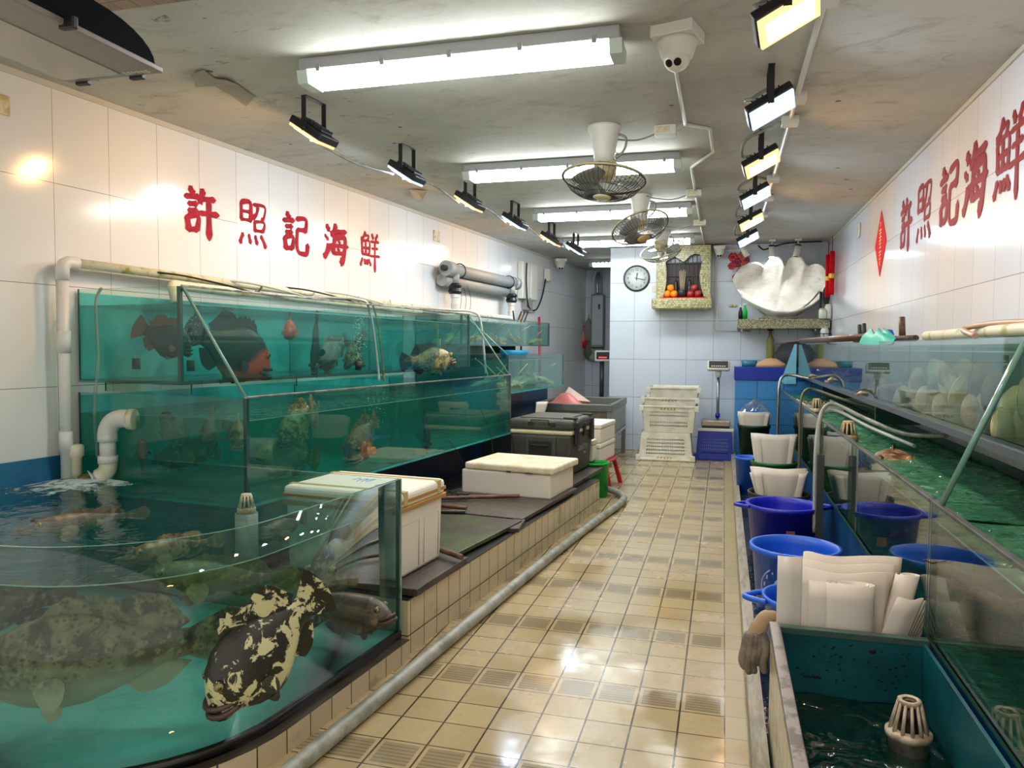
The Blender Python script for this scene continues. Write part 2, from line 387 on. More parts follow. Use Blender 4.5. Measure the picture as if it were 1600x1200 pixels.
b = MB(); b.box((0, .9, ZC-.035), (.012, 15.3, ZC)); struct('trim_5', b, P('plaster line', '#c9c4b8', .7), loc=LO, rz=-LW)
b = MB(); b.box((1.436, 1., ZC-.03), (1.45, 12., ZC)); struct('trim_6', b, P('plaster line', '#c9c4b8', .7))
# ------------------------------------------------------------------ lights on the ceiling
m_tubeL = E('lit diffuser', (.93, 1, .98), FLUOR); m_diff = P('clear end of diffuser', '#cfe0dc', .2)
m_house = P('grey lamp housing', '#a9adb0', .5)
def fluor(x0, x1, y, label, name='fluorescent_light', mt=None):
    L = x1-x0; t = thing(name, label, 'ceiling light', ((x0+x1)/2, y, ZC), 0, 'fluorescent ceiling lights')
    h = L/2; b = MB(); b.box((-h, -.098, -.065), (h, .098, -.001), .008); b.obj('housing', m_house, t)
    b = MB(); b.M = Matrix(((0, 0, 1, 0), (1, 0, 0, 0), (0, 1, 0, 0), (0, 0, 0, 1)))
    b.prism([(-.088, -.0655), (.088, -.0655), (.070, -.128), (-.070, -.128)], -h+.05, h-.05); b.obj('diffuser', mt or m_tubeL, t)
    for s in (-1, 1):
        b = MB(); b.M = Matrix(((0, 0, 1, 0), (1, 0, 0, 0), (0, 1, 0, 0), (0, 0, 0, 1)))
        b.prism([(-.095, -.0652), (.095, -.0652), (.078, -.132), (-.078, -.132)], s*(h-.05), s*(h+.012)); b.obj('end_cap', m_diff, t)
    for i in range(5):
        for s in (-1, 1):
            x = -h+.12+i*(L-.24)/4; b = MB(); b.box((x-.012, s*.098-.004*(1-s), -.082), (x+.012, s*.098+.004*(1+s), -.045), .002); b.obj('clip', m_grey, t)
    return t
fluor(-2.24, -.51, 3.82, 'long fluorescent light nearest the entrance, beside the large dome camera')
fluor(-2.16, -.36, 6.30, 'long fluorescent light behind the first ceiling fan')
fluor(-2.08, -.36, 8.45, 'long fluorescent light behind the second ceiling fan')
fluor(-2.22, -.42, 10.75, 'long fluorescent light behind the third fan, nearest the back wall')
fluor(-2.3, -1.78, 13.45, 'short fluorescent light in the dark side passage', mt=E('dim lit diffuser', (.9, 1, 1), 7))
WARM, COOL = (1., .55, .20), (.66, .83, 1.)
m_led = {(k, s): E('lit %s panel %s' % (k, s), c, st) for k, c in (('warm', WARM), ('cool', COOL)) for s, st in ((-1, FLOOD_L), (1, FLOOD_R))}
m_lens = {'warm': E('warm lens rim', (1., .6, .28), 1.6), 'cool': E('cool lens rim', (.55, .72, 1.), 1.6)}
def flood(x, y, side, kind, label, tilt, drop=.19, pitch=0.):
    # side -1 faces the left wall, +1 the right wall; long side across, tilted down to the wall
    rz = -LW if side < 0 else 0
    t = thing('flood_light', label, 'flood light', (x, y, ZC), rz, 'flood lights along the %s wall' % ('left' if side < 0 else 'right'))
    T = Matrix.Translation((0, 0, -drop)) @ Matrix.Rotation(-side*tilt, 4, 'Y') @ Matrix.Rotation(-pitch, 4, 'X')
    b = MB(); b.box((-.135, -.095, -.02), (.135, .095, .028), .008); b.box((-.09, -.06, .028), (.09, .06, .042), .005)
    for i in range(6): b.box((-.08+i*.032-.004, -.06, .04), (-.08+i*.032+.004, .06, .055))
    bd = b.obj('body', m_black, t, M=T)
    b = MB(); b.box((-.128, -.088, -.038), (.128, .088, -.019), .005); b.obj('lens_rim', m_lens[kind], bd)
    b = MB(); b.box((-.10, -.062, -.0415), (.10, .062, -.0385)); b.obj('led_panel', m_led[kind, side], bd)
    b = MB(); b.box((-.018, -.105, -.004), (.018, .105, -.0005))
    for s in (-1, 1):
        b.box((-.016, s*.105-.0025, -drop-.015), (.016, s*.105+.0025, -.001)); b.cyl((0, s*.10, -drop), (0, s*.118, -drop), .011, n=8)
    b.obj('bracket', m_black, t); return t
FL = [(4.10, 1.27, 'warm'), (5.30, 1.27, 'cool'), (6.53, 1.25, 'warm'), (7.7, 1.25, 'cool'), (9.1, 1.2, 'warm'), (10.1, 1.22, 'cool')]
on = ('first', 'second', 'third', 'fourth', 'fifth', 'sixth', 'seventh', 'eighth')
for i, (s, q, k) in enumerate(FL):
    p = Lp(s, q, ZC)
    flood(p.x, p.y, -1, k, '%s white flood light over the left fish tanks, %s from the entrance' % (k, on[i]), math.radians(33), .2)
FR = [(1.05, 'warm'), (2.15, 'cool'), (3.32, 'warm'), (4.55, 'cool'), (5.85, 'warm'), (7.14, 'cool'), (8.5, 'warm'), (9.85, 'cool')]
for i, (y, k) in enumerate(FR):
    flood(.20+.008*i, y, 1, k, '%s white flood light over the right edge of the aisle, %s from the entrance' % (k, on[i]), math.radians(28), .2, math.radians(16))
# cables linking the left flood lights
for i in range(5):
    a, c = Lp(FL[i][0]+.08, FL[i][1]-.08, 2.93), Lp(FL[i+1][0]-.08, FL[i+1][1]-.08, 2.93); mid = (a+c)/2; mid.z = 2.985-.09*(i == 0)
    b = MB(); b.tube(smooth([a, a*.7+mid*.3, mid, c*.7+mid*.3, c]), .011, 6)
    tag(b.obj('power_cable', m_hose), 'grey cable sagging between the %s and %s flood lights on the left' % (on[i], on[i+1]), 'cable', 'cables between flood lights')
# right conduit with boxes
b = MB(); b.tube([(.40, 1.3, 3.133), (.40, 9.6, 3.133)], .016, 8); cond = thing('ceiling_conduit', 'white conduit with junction boxes beside the right flood lights', 'conduit', (.40, 3.0, ZC))
b.obj('pipe', m_white, None).parent = cond; cond.children[0].matrix_parent_inverse = Matrix.Translation((-.40, -3.0, -ZC))
for y in (3.62, 5.0, 5.5, 7.3, 8.2, 9.2):
    b = MB(); b.box((-.055, y-3.0-.06, -.055), (.055, y-3.0+.06, -.002), .004); b.obj('junction_box', m_white, cond)
for i, (y, k) in enumerate(FR[:]):
    yb = (1.4, 2.45, 3.62, 5.0, 5.5, 7.3, 8.2, 9.2)[i]
    b = MB(); b.tube(smooth([(.35, yb, 3.12), (.24, (y+yb)/2+.02, 3.125), (.12, (y+yb)/2, 3.06), (.10, y+.02, 3.0), (.17, y, 2.99)]), .012, 6)
    tag(b.obj('lamp_cable', m_hose), 'short grey cable looping into the %s flood light of the right row' % on[i], 'cable', 'cables of right flood lights')
# big unlit flood lamp at the entrance
t = thing('street_flood_lamp', 'large unlit flood lamp with dark drum housing hanging by the entrance ceiling', 'lamp', (-2.335, 2.2, 2.65))
b = MB(); b.box((-.225, -.50, 0), (.225, .33, .022), .004); fr_ = b.obj('face_frame', P('greyish lamp face', '#8a7e78', .35), t)
b = MB(); b.box((-.215, -.30, -.003), (.06, .29, .001)); b.obj('glass', P('dull lamp glass', '#a89e92', .15), fr_)
b = MB(); b.M = Matrix(((0, 0, 1, 0), (1, 0, 0, 0), (0, 1, 0, 0), (0, 0, 0, 1)))
pf = [(.31, .02)]+[(.0+.29*math.cos(a), .02+.115*math.sin(a)) for a in [PI*i/14 for i in range(15)]]+[(-.42, .02)]
b.prism(pf, .190, .222); b.prism(pf, -.222, -.19); b.box((.03, -.19, -.30), (.075, .19, .30)) if False else None; b.prism([(.2, .021), (.2, .05), (.1, .085), (-.1, .085), (-.2, .05), (-.2, .021)], -.19, .19); b.obj('drum_housing', P('dark teal housing', '#0c1316', .9, spec=.1), t)
for x, y in ((.1, .335), (-.16, .335), (.232, -.12)):
    b = MB(); b.box((x-.03, y-.012, -.012), (x+.03, y+.012, .03), .004); b.obj('latch', m_black, t)
b = MB(); b.box((-.2, -.30, .04), (-.15, -.26, .5), .003); b.box((.16, -.34, .04), (.21, -.30, .5), .003); b.obj('bracket', m_black, t)
text('lettering', 'LEMNIS', .035, m_white, frame((.13, .305, -.002), (-1, 0, 0), (0, 1, 0)) @ Matrix.Rotation(PI, 4, 'Z') if False else frame((.135, .295, -.0012), (1, 0, 0), (0, -1, 0)), t)
# ------------------------------------------------------------------ fans
def fan(x, y, label, drop, rot, cap='#d9cfa8'):
    t = thing('orbit_fan', label, 'ceiling fan', (x, y, ZC), 0, 'ceiling orbit fans')
    b = MB(); b.lathe([(0, -.001), (.115, -.001), (.118, -.02), (.10, -.06), (.075, -.20), (.068, -.26), (0, -.26)], 24); b.box((.045, -.03, -.2), (.08, .03, -.09), .01)
    b.obj('ceiling_mount', m_white, t)
    b = MB(); b.tube(smooth([(.09, 0, -.06), (.15, 0, -.09), (.14, 0, -.17), (.08, 0, -.23)]), .009, 6); b.obj('cable', m_grey, t)
    R = Matrix.Translation((0, 0, -drop)) @ Euler(rot).to_matrix().to_4x4()
    k = bpy.data.objects.new('head', None); COL.objects.link(k); k.parent = t; k.matrix_local = R
    b = MB(); b.lathe([(0, .14), (.07, .14), (.082, .10), (.082, .04), (.05, .0), (0, 0)], 20); b.cyl((0, 0, .12), (0, 0, drop-.25), .03, n=10); b.obj('motor', m_cream, k)
    b = MB(); Rr = .29
    b.tube([(Rr*math.cos(2*PI*i/40), Rr*math.sin(2*PI*i/40), 0) for i in range(40)], .0075, 6, closed=True)
    for rr, z in ((.2, -.094), (.13, -.118), (.19, .055)): b.tube([(rr*math.cos(2*PI*i/32), rr*math.sin(2*PI*i/32), z) for i in range(32)], .0022, 4, closed=True)
    for i in range(48):
        a = 2*PI*i/48; c, s_ = math.cos(a), math.sin(a)
        b.tube([(r*c, r*s_, z) for r, z in ((.062, -.128), (.15, -.112), (.235, -.072), (.285, -.008))], .0022, 4, cap=False)
    for i in range(24):
        a = 2*PI*i/24; c, s_ = math.cos(a), math.sin(a)
        b.tube([(r*c, r*s_, z) for r, z in ((.085, .07), (.17, .062), (.25, .035), (.287, .004))], .0017, 4, cap=False)
    b.obj('cage', P('dusty dark wire', '#35332e', .5), k)
    b = MB(); b.tube([(Rr*1.012*math.cos(2*PI*i/40), Rr*1.012*math.sin(2*PI*i/40), .004) for i in range(40)], .0085, 6, closed=True); b.obj('rim_band', P('yellowed rim', '#b9ab84', .5), k)
    b = MB(); b.lathe([(0, -.140), (.05, -.138), (.066, -.128), (.05, -.122), (0, -.122)], 24); b.obj('badge', P('badge '+cap, cap, .45), k)
    for i in range(3):
        b = MB()
        def fb(u, v, a0=2*PI*i/3):
            r = .05+.2*u; a = a0+(v-.5)*(1.0+.5*math.sin(PI*min(1, u*1.1))); return (r*math.cos(a), r*math.sin(a), -.03+.05*(v-.5))
        b.grid(fb, 6, 6, th=(0, 0, .002)); b.obj('blade', P('grey fan blade', '#8f9190', .35), k)
    return t
fan(-.835, 5.40, 'oscillating ceiling fan nearest the entrance with wire cage facing down', .37, (math.radians(-9), math.radians(4), 0))
fan(-.845, 7.90, 'oscillating ceiling fan with tilted cage, the middle one of the three', .33, (math.radians(-20), math.radians(-20), 0), '#c99f5c')
fan(-.825, 10.45, 'oscillating ceiling fan nearest the shrine, third from the entrance', .24, (math.radians(27), math.radians(-14), 0))
# white conduit, socket boxes and fan cables along the centre of the ceiling
b = MB(); b.tube([(-.285, 3.95, 3.138), (-.285, 5.45, 3.138)], .013, 6); b.tube([(-.285, 5.45, 3.138), (-.12, 5.6, 3.138), (-.11, 6.25, 3.138), (-.295, 6.75, 3.138), (-.30, 7.9, 3.138), (-.31, 11.9, 3.138)], .013, 6)
tag(b.obj('ceiling_trunking', m_white), 'white cable trunking zigzagging along the ceiling past the fans', 'trunking')
for i, (x, y) in enumerate(((-.42, 5.5), (-.31, 7.75), (-.31, 9.6))):
    t = thing('socket_box', 'white socket box on the ceiling beside the %s fan' % ('first', 'middle', 'third')[i], 'socket box', (x, y, ZC), 0, 'ceiling socket boxes')
    b = MB(); b.box((-.075, -.05, -.07), (.075, .05, -.001), .006); b.obj('body', m_white, t)
    b = MB(); b.box((-.06, -.056, -.055), (.03, -.049, -.015), .002); b.obj('socket', m_cream, t)
    b = MB(); b.tube(smooth([(x-.07, y, 3.10), (x-.2, y-.02, 3.06), (x-.36, y-.06, 3.07), (-.76, y-.1 if i else 5.42, 3.09)]), .006, 6)
    tag(b.obj('fan_cable', m_grey), 'thin grey cable from ceiling socket to the %s fan' % ('first', 'middle', 'third')[i], 'cable', 'fan cables')
# ------------------------------------------------------------------ cameras
def domecam(p, label, sc_=1., rz=0., M=None):
    t = thing('security_camera', label, 'security camera', p, rz, 'dome security cameras', M=M)
    b = MB(); b.box((-.09*sc_, -.09*sc_, -.05*sc_), (.09*sc_, .09*sc_, -.001), .004); b.obj('base_box', m_white, t)
    b = MB(); b.lathe([(r*sc_, z*sc_) for r, z in ((0, -.05), (.085, -.05), (.085, -.065), (.078, -.08), (.065, -.12), (.055, -.128), (0, -.128))], 28); b.obj('housing', m_white, t)
    b = MB(); b.ball((0, -.008*sc_, -.125*sc_), .056*sc_, 24, 16); e = b.obj('eyeball', m_white, t)
    for s in (-1, 1):
        b = MB(); d = V((s*.34, -.76, -.55)).normalized(); c = V((0, -.008, -.125))*sc_
        b.cyl(c+d*.05*sc_, c+d*.0575*sc_, .016*sc_, n=16); b.obj('lens', P('dark lens', '#0c0d12', .08), e)
    return t
domecam((-.245, 3.86, ZC), 'large white dome security camera on the ceiling by the first fluorescent light', 1.15, math.radians(-15))
domecam((-.09, 11.88, 3.12), 'small white dome security camera on back wall right of the shrine', .95)
p = Lp(12.7, .17, 3.13); domecam(p, 'white dome security camera in the ceiling corner of the left passage', 1.1, .4)
# peeling ceiling paint
for i, (pts, lab) in enumerate((([(300, 112), (318, 107), (330, 122), (352, 118), (372, 132), (398, 150), (385, 162), (366, 150), (335, 135), (305, 130)], 'large curling patch of peeling grey paint on the ceiling near the big lamp'),
                                ([(640, 293), (668, 297), (660, 312), (648, 308)], 'small pale flake of peeling ceiling paint beside the second left flood light'))):
    b = MB(); P3 = [Zp(x, y, ZC-.004) for x, y in pts]; c = sum(P3, V())/len(P3)
    cv = b.v(c); vs = [b.v(p-V((0, 0, .018*(k % 3 == 0)+.006*(k % 2)))) for k, p in enumerate(P3)]
    for k in range(len(vs)): b.f([cv, vs[k], vs[(k+1) % len(vs)]])
    tag(b.obj('paint_flake', P('peeling paint %d' % i, ('#9b988c', '#b9a684')[i], .8)), lab, 'peeling paint', 'peeling paint on the ceiling')
# ------------------------------------------------------------------ painted lettering on both walls
YAN = [[(.15, .99), (.26, .85)], [(.0, .78), (.44, .83)], [(.1, .64), (.37, .67)], [(.1, .5), (.37, .53)], [(.06, .38), (.12, .08)], [(.07, .37), (.4, .41), (.35, .10)], [(.1, .11), (.36, .13)]]
CH = [YAN+[[(.56, 1.0), (.5, .84), (.42, .72)], [(.5, .80), (.92, .84)], [(.42, .49), (1.03, .53)], [(.73, .82), (.73, -.03)]],
      [[(.05, .98), (.06, .54)], [(.05, .96), (.4, .98), (.4, .54)], [(.06, .76), (.4, .77)], [(.06, .57), (.4, .58)],
       [(.5, .96), (.97, .97), (.93, .70), (.82, .66)], [(.70, .95), (.64, .76), (.48, .64)], [(.56, .58), (.58, .34)], [(.56, .57), (.94, .59), (.9, .36)], [(.58, .37), (.9, .38)],
       [(.12, .25), (.05, .14), (.0, .02)], [(.33, .25), (.40, .05)], [(.58, .25), (.66, .05)], [(.80, .27), (.92, .14), (1.0, .0)]],
      YAN+[[(.52, .88), (.93, .92), (.9, .58)], [(.56, .62), (.9, .64)], [(.57, .63), (.55, .22), (.62, .06), (.78, .03), (.95, .06), (1.0, .30)]],
      [[(.08, .93), (.2, .80)], [(.0, .66), (.15, .55)], [(-.04, .06), (.08, .18), (.2, .42)], [(.5, 1.0), (.40, .80), (.28, .68)], [(.42, .82), (.97, .86)],
       [(.44, .64), (.36, .2)], [(.43, .64), (.9, .67), (.82, .08), (.68, .0)], [(.22, .41), (1.04, .46)], [(.38, .21), (.92, .25)], [(.6, .58), (.68, .50)], [(.57, .36), (.65, .28)]],
      [[(.26, 1.02), (.16, .86), (.02, .76)], [(.18, .90), (.44, .92), (.34, .76)], [(.06, .74), (.1, .34)], [(.07, .73), (.48, .76), (.46, .34)], [(.08, .54), (.46, .56)], [(.27, .74), (.28, .34)], [(.1, .36), (.46, .37)],
       [(.1, .24), (-.02, .02)], [(.2, .22), (.25, .08)], [(.33, .22), (.39, .08)], [(.44, .24), (.56, .06)], [(.62, 1.0), (.70, .86)], [(.94, 1.02), (.82, .84)], [(.55, .77), (1.02, .80)], [(.6, .57), (.97, .60)], [(.5, .34), (1.08, .38)], [(.79, .80), (.79, -.1)]]]
def lettering(name, label, place, mat):
    t = thing(name, label, 'wall lettering', place(0)[0])
    for i, strokes in enumerate(CH):
        o, xa, wd, ht = place(i)
        b = MB(); b.M = Matrix.Translation(-t.location) @ frame(o, xa, (0, 0, 1)) @ Matrix.Diagonal((wd, ht, .03, 1))
        thick = .092 if len(strokes) < 12 else .062
        for st in strokes:
            pts = smooth([(x, y, 0) for x, y in st], 6); n = len(pts)
            L = sum((V(st[k+1])-V(st[k])).length for k in range(len(st)-1))
            vert = abs(st[-1][1]-st[0][1]) > abs(st[-1][0]-st[0][0])
            rr = [thick*(1.25 if vert else .85)*(.62+.38*abs(2*k/(n-1)-1)**1.5+.25*(k/(n-1))) for k in range(n)]
            rr[0] *= .55; rr[-1] *= .45
            pts = [pts[0]-(pts[1]-pts[0]).normalized()*thick*.4]+pts+[pts[-1]+(pts[-1]-pts[-2]).normalized()*thick*.5]
            rr = [.004]+rr+[.004]
            b.tube(pts, rr, 6, sm=False)
        b.obj('character', mat, t)
    return t
LS = ((4.313, 4.639), (4.885, 5.19), (5.415, 5.76), (6.02, 6.385), (6.63, 6.97))
lettering('wall_lettering', 'five red brush-style Chinese characters painted on the tiled wall above the fish tanks at left', lambda i: (Lp(LS[i][0], .003, 2.405), DL, LS[i][1]-LS[i][0], .345), m_redpaint)
RS = ((7.27, .40), (6.68, .40), (6.03, .43), (5.46, .42), (4.89, .42))
lettering('wall_lettering', 'five red brush-style Chinese characters on the right wall above the shellfish tank', lambda i: (V((1.447, RS[i][0], 2.43)), (0, -1, 0), RS[i][1], .42), P('red painted lettering on right wall', '#86141f', .6, spec=.12))
# red diamond poster
t = thing('diamond_poster', 'red diamond paper poster with gold characters on the right wall', 'poster', (1.448, 8.13, 2.62))
b = MB(); b.M = frame((0, 0, 0), (0, -1, 0), (0, 0, 1)); b.prism([(0, -.32), (.28, 0), (0, .32), (-.28, 0)], 0, .003); b.obj('paper', m_redpaper, t)
for k, z in enumerate((.19, .10, .0, -.11, -.19)):
    b = MB(); b.M = frame((-.005, 0, z), (0, -1, 0), (0, 0, 1)) @ Matrix.Diagonal((1, 1, .1, 1)); s_ = .05 if 0 < k < 4 else .022
    for q in ([(-s_, .6*s_), (s_, .7*s_)], [(0, .9*s_), (0, -.9*s_)], [(-.8*s_, 0), (.8*s_, .05*s_)], [(-.9*s_, -.8*s_), (.9*s_, -.7*s_)]): b.tube([(x, y, 0) for x, y in q], .007 if s_ > .03 else .004, 5, sm=False)
    b.obj('gold_character', m_gold, t)
# plates on walls
for nm, o, xa, wd, ht, lab in (('wall_plate', Lp(8.30, .002, 2.93), DL, .16, .13, 'yellowed blank plate on the left wall beyond the red characters'),
                               ('wall_plate', Lp(2.95, .002, 2.93), DL, .15, .11, 'cream blank plate on the left wall nearest the entrance'),
                               ('wall_plate', V((1.448, 9.35, 2.93)), (0, -1, 0), .1, .16, 'pale blank plate high on the right wall beside the red hanging')):
    b = MB(); b.M = frame(o, xa, (0, 0, 1)); b.box((-wd/2, -ht/2, 0), (wd/2, ht/2, .012), .004); tag(b.obj(nm, m_cream), lab, 'wall plate', 'blank wall plates')
# red hanging firecracker ornament in the corner
t = thing('firecracker_hanging', 'red and gold paper firecracker hanging in the back right corner', 'ornament', (1.42, 11.45, 3.1))
for k in range(4):
    x, y = -.05+.03*(k % 2), -.45+.2*k
    b = MB(); b.cyl((x, y, .0), (x, y, -.22), .004, n=5); b.obj('cord', P('cord', '#7a4a40', .7), t)
    b = MB(); b.cyl((x, y, -.2), (x, y, -.22-.3), .032, n=12); f_ = b.obj('tube', m_redpaper, t)
    b = MB(); b.lathe([(.036, 0), (.038, .02), (.038, .05), (.036, .06)], 12); b.obj('gold_band', m_gold, f_, loc=(x, y, -.56))
    b = MB(); b.cyl((x, y, -.52), (x, y, -.78+.05*(k % 2)), .03, .033, n=12); b.obj('tassel', m_redpaper, t)
# ------------------------------------------------------------------ back wall things
def YB(x, y, Y=12.): return Yp(x, y, Y)
t = thing('wall_clock', 'round white wall clock with thin black rim left of the shrine', 'clock', (-1.325, 12, 2.675), M=frame((-1.325, 11.998, 2.675), (1, 0, 0), (0, 0, 1)))
b = MB(); b.lathe([(.178, .0), (.2, .0), (.205, .02), (.2, .035), (.178, .03)], 48); b.obj('rim', P('black clock rim', '#14161c', .3), t)
b = MB(); b.lathe([(0, .0), (.185, .0), (.185, .012), (0, .012)], 48); fc = b.obj('dial', P('clock dial', '#dde3e6', .25), t)
m_ink = P('clock ink', '#23262c', .5)
for h in range(1, 13):
    a = PI/2-h*PI/6; text('numeral', str(h), .05, m_ink, Matrix.Translation((.135*math.cos(a), .135*math.sin(a), .0135)), fc)
for nm, a, L, wd in (('hour_hand', PI/2-math.radians(7), .085, .008), ('minute_hand', PI/2-math.radians(103), .135, .006)):
    b = MB(); b.M = Matrix.Rotation(a, 4, 'Z'); b.box((-.03, -wd, .016), (L, wd, .019)); b.obj(nm, m_ink, t)
# shrine
m_mos = tilemat('gold mosaic', '#d9d2a0', '#8f8455', '#57512f', 'x', .021, 0, 'z', .026, 0, .0022, .0022, .25)
t = thing('wall_shrine', 'wall shrine framed in gold mosaic with a dark red interior', 'shrine', (-.6, 12, 2.27))
def zx(px, py): p = YB(940+px/8, 360+py/8, 11.78); return p.x+.6, p.z-2.27
Lc = [zx(*p) for p in ((768, 850), (790, 760), (803, 690), (812, 600), (815, 540), (808, 460), (800, 400))]
Rc = [zx(*p) for p in ((1290, 850), (1258, 770), (1240, 700), (1228, 620), (1225, 560), (1240, 470), (1256, 400))]
Tc = [zx(*p) for p in ((800, 400), (850, 350), (920, 330), (985, 370), (1030, 395), (1075, 350), (1110, 315), (1170, 292), (1230, 305), (1256, 400))]
xl, ztop = zx(690, 200); xr, _ = zx(1370, 200); zb = zx(700, 850)[1]
b = MB(); b.M = Matrix(((1, 0, 0, 0), (0, 0, 1, 0), (0, 1, 0, 0), (0, 0, 0, 1)))
b.prism([(xl, zb)]+Lc+[(xl, Lc[-1][1])], -.24, 0-.003); b.prism([(xr, zb)]+Rc+[(xr, Rc[-1][1])], -.24, -.003)
b.prism([(xl, Lc[-1][1])]+Tc+[(xr, Rc[-1][1]), (xr, ztop), (xl, ztop)], -.24, -.003); b.obj('frame', m_mos, t, fix=True)
b = MB(); b.box((xl-.05, -.42, zb-.17), (xr+.03, -.003, zb-.01), .02); b.obj('shelf', m_mos, t)
b = MB(); b.box((xl+.02, -.05, zb), (xr-.02, -.004, ztop-.02)); b.obj('interior_back', P('dark red interior', '#3c1118', .5, col2='#1d0c14', ns=6), t)
b = MB(); b.box((xl+.1, -.075, zb+.55), (xr-.1, -.052, zb+.80)); b.obj('window_panel', P('dim blue window', '#6d7896', .3, col2='#8f9ab5', ns=9), t)
for k in range(9):
    b = MB(); x = xl+.14+k*(xr-xl-.28)/8; b.box((x-.006, -.09, zb+.02), (x+.006, -.076, ztop-.1)); b.obj('lattice_bar', m_black, t)
for z in (.34, .53):
    b = MB(); b.box((xl+.1, -.1, zb+z), (xr-.1, -.088, zb+z+.014)); b.obj('lattice_rail', m_black, t)
b = MB(); b.box((xl+.06, -.3, zb-.012), (xr-.06, -.09, zb+.012)); b.obj('altar_cloth', m_redpaper, t)
zs = 2.27+zb+.013
m_or = P('orange peel', '#f08a12', .4, bump=.2, bs=200); m_ap = P('red apple skin', '#8e2230', .3, col2='#b8503c', ns=16)
for (px, py, m, nm, lab, g) in ((822, 800, m_or, 'orange', 'orange at the lower left of the shrine offering', 'oranges in the shrine'), (905, 800, m_or, 'orange', 'orange at the lower right of the orange pile in the shrine', 'oranges in the shrine'), (862, 747, m_or, 'orange', 'orange on top of the pile in the shrine', 'oranges in the shrine'),
                                (1110, 800, m_ap, 'apple', 'red apple at the lower left of the apple pile in the shrine', 'apples in the shrine'), (1205, 800, m_ap, 'apple', 'red apple at the lower right of the apple pile in the shrine', 'apples in the shrine'), (1158, 725, m_ap, 'apple', 'red apple on top of the apple pile in the shrine', 'apples in the shrine')):
    p = YB(940+px/8, 360+py/8, 11.80); top = py < 780
    z = zs+.055+(.088 if top else 0); b = MB(); b.lathe([(0, -.05), (.03, -.053), (.05, -.03), (.055, .0), (.048, .034), (.025, .05), (.008, .044), (0, .04)], 18)
    o = b.obj(nm, m, loc=(p.x, 11.80, z)); tag(o, lab, nm, g)
    b = MB(); b.cyl((0, 0, .04), (.004, 0, .062), .003, n=5); b.obj('stem', m_wood, o)
p = YB(1066, 455, 11.82); t = thing('incense_burner', 'dark incense pot with tall joss sticks in the middle of the shrine', 'incense burner', (p.x, 11.82, zs))
b = MB(); b.lathe([(0, 0), (.05, 0), (.07, .04), (.072, .1), (.066, .11), (.06, .1), (0, .095)], 20); b.obj('pot', P('dark bronze', '#2d2e2a', .4, .4), t)
for k in range(5):
    b = MB(); b.cyl((.012*(k-2), 0, .09), (.022*(k-2), 0, .40+.02*(k % 2)), .006, n=6); b.obj('joss_stick', P('joss stick', '#b9a58c', .6), t)
for k, (px, py) in enumerate(((930, 560), (1100, 640))):
    p = YB(940+px/8, 360+py/8, 11.84); b = MB(); b.lathe([(0, 0), (.045, 0), (.05, .03), (.03, .06), (.042, .12), (.035, .18), (.022, .2), (.026, .23), (.018, .26), (0, .265)], 14); tag(b.obj('deity_figure', P('dark figurine', '#22181c', .4), loc=(p.x, 11.86, zs)), 'small dark figurine at the %s of the incense pot in the shrine' % ('left', 'right')[k], 'figurine', 'shrine figurines')
b = MB(); b.box((-.97-.12, 11.985, 2.46), (-.97, 11.999, 2.56), .004); tag(b.obj('light_switch', m_white), 'small white switch plate between the clock and shrine', 'switch')
# clam shelf
m_mos2 = tilemat('silver gold mosaic', '#cfcaa2', '#80795c', '#4a4632', 'x', .02, 0, 'z', .02, 0, .002, .002, .25)
t = thing('clam_shelf', 'shelf edged in gold mosaic under the giant clam', 'shelf', (.75, 12, 1.9))
b = MB(); b.box((-.57, -.5, -.02), (.68, -.003, .12), .01); b.obj('board', m_mos2, t)
for x in (-.5, .5):
    b = MB(); b.prism([(x-.01, -.4), (x+.01, -.4), (x+.01, -.003), (x-.01, -.003)], -.05, -.02); b.obj('bracket', m_steel, t)
for k in range(3):
    b = MB(); b.tube(smooth([(-.25+.2*k, -.2, -.02), (-.25+.2*k, -.2, -.07), (-.25+.2*k, -.24, -.09), (-.25+.2*k, -.26, -.06)], 4), .006, 6); b.obj('hook', m_steel, t)
# giant clam
def clammat():
    t = NT('giant clam shell'); o = t.obj()
    c = t.mix(t.ramp(t.noise(o, 3, 5), .35, .7), '#efece4', '#cbc9be'); c = t.mix(t.mth('MULTIPLY', t.ramp(t.noise(o, 5, 6), .58, .75), .6), c, '#8c6f45')
    c = t.mix(t.mth('MULTIPLY', t.ramp(t.noise(t.scale(o, 1, 1, 6), 7, 4), .5, .8), .4), c, '#7d7d76')
    t.bsdf(c, .22, normal=t.bump(t.noise(o, 10, 5), .3, .02), coat=.4); return t.m
m_clam = clammat()
t = thing('giant_clam', 'huge open white giant clam shell displayed on the mosaic shelf', 'clam shell', (.75, 11.75, 2.03))
rim = [(-.65, .55), (-.60, .66), (-.52, .74), (-.40, .80), (-.28, .80), (-.21, .76), (-.15, .84), (-.06, .885), (.02, .86), (.07, .76), (.12, .85), (.20, .90), (.29, .87), (.35, .78), (.41, .76), (.49, .77), (.57, .72), (.62, .62), (.645, .50), (.63, .40)]
rim = [p.xz for p in smooth([(x, 0, z) for x, z in rim], 5)]
def clam_fn(u, v):
    k = u*(len(rim)-1); i = min(int(k), len(rim)-2); f = k-i; p = rim[i]*(1-f)+rim[i+1]*f
    hb = 2*u-1; hz = V((.63*hb*(1-.12*abs(hb)), .05+.36*abs(hb)**2.2))
    q = hz+(p-hz)*(v**.85); q.y -= .02*math.sin(PI*v)
    fold = .05*v*v*math.sin(2*PI*4.2*u+.9)
    return (q.x, .06+.17*math.sin(PI*min(1, v*1.05)*.75)-.28*v**2+fold-.22*(2*u-1)**2*v, q.y)
b = MB(); b.grid(clam_fn, 96, 22, th=(0, .03, 0)); b.obj('upper_valve', m_clam, t)
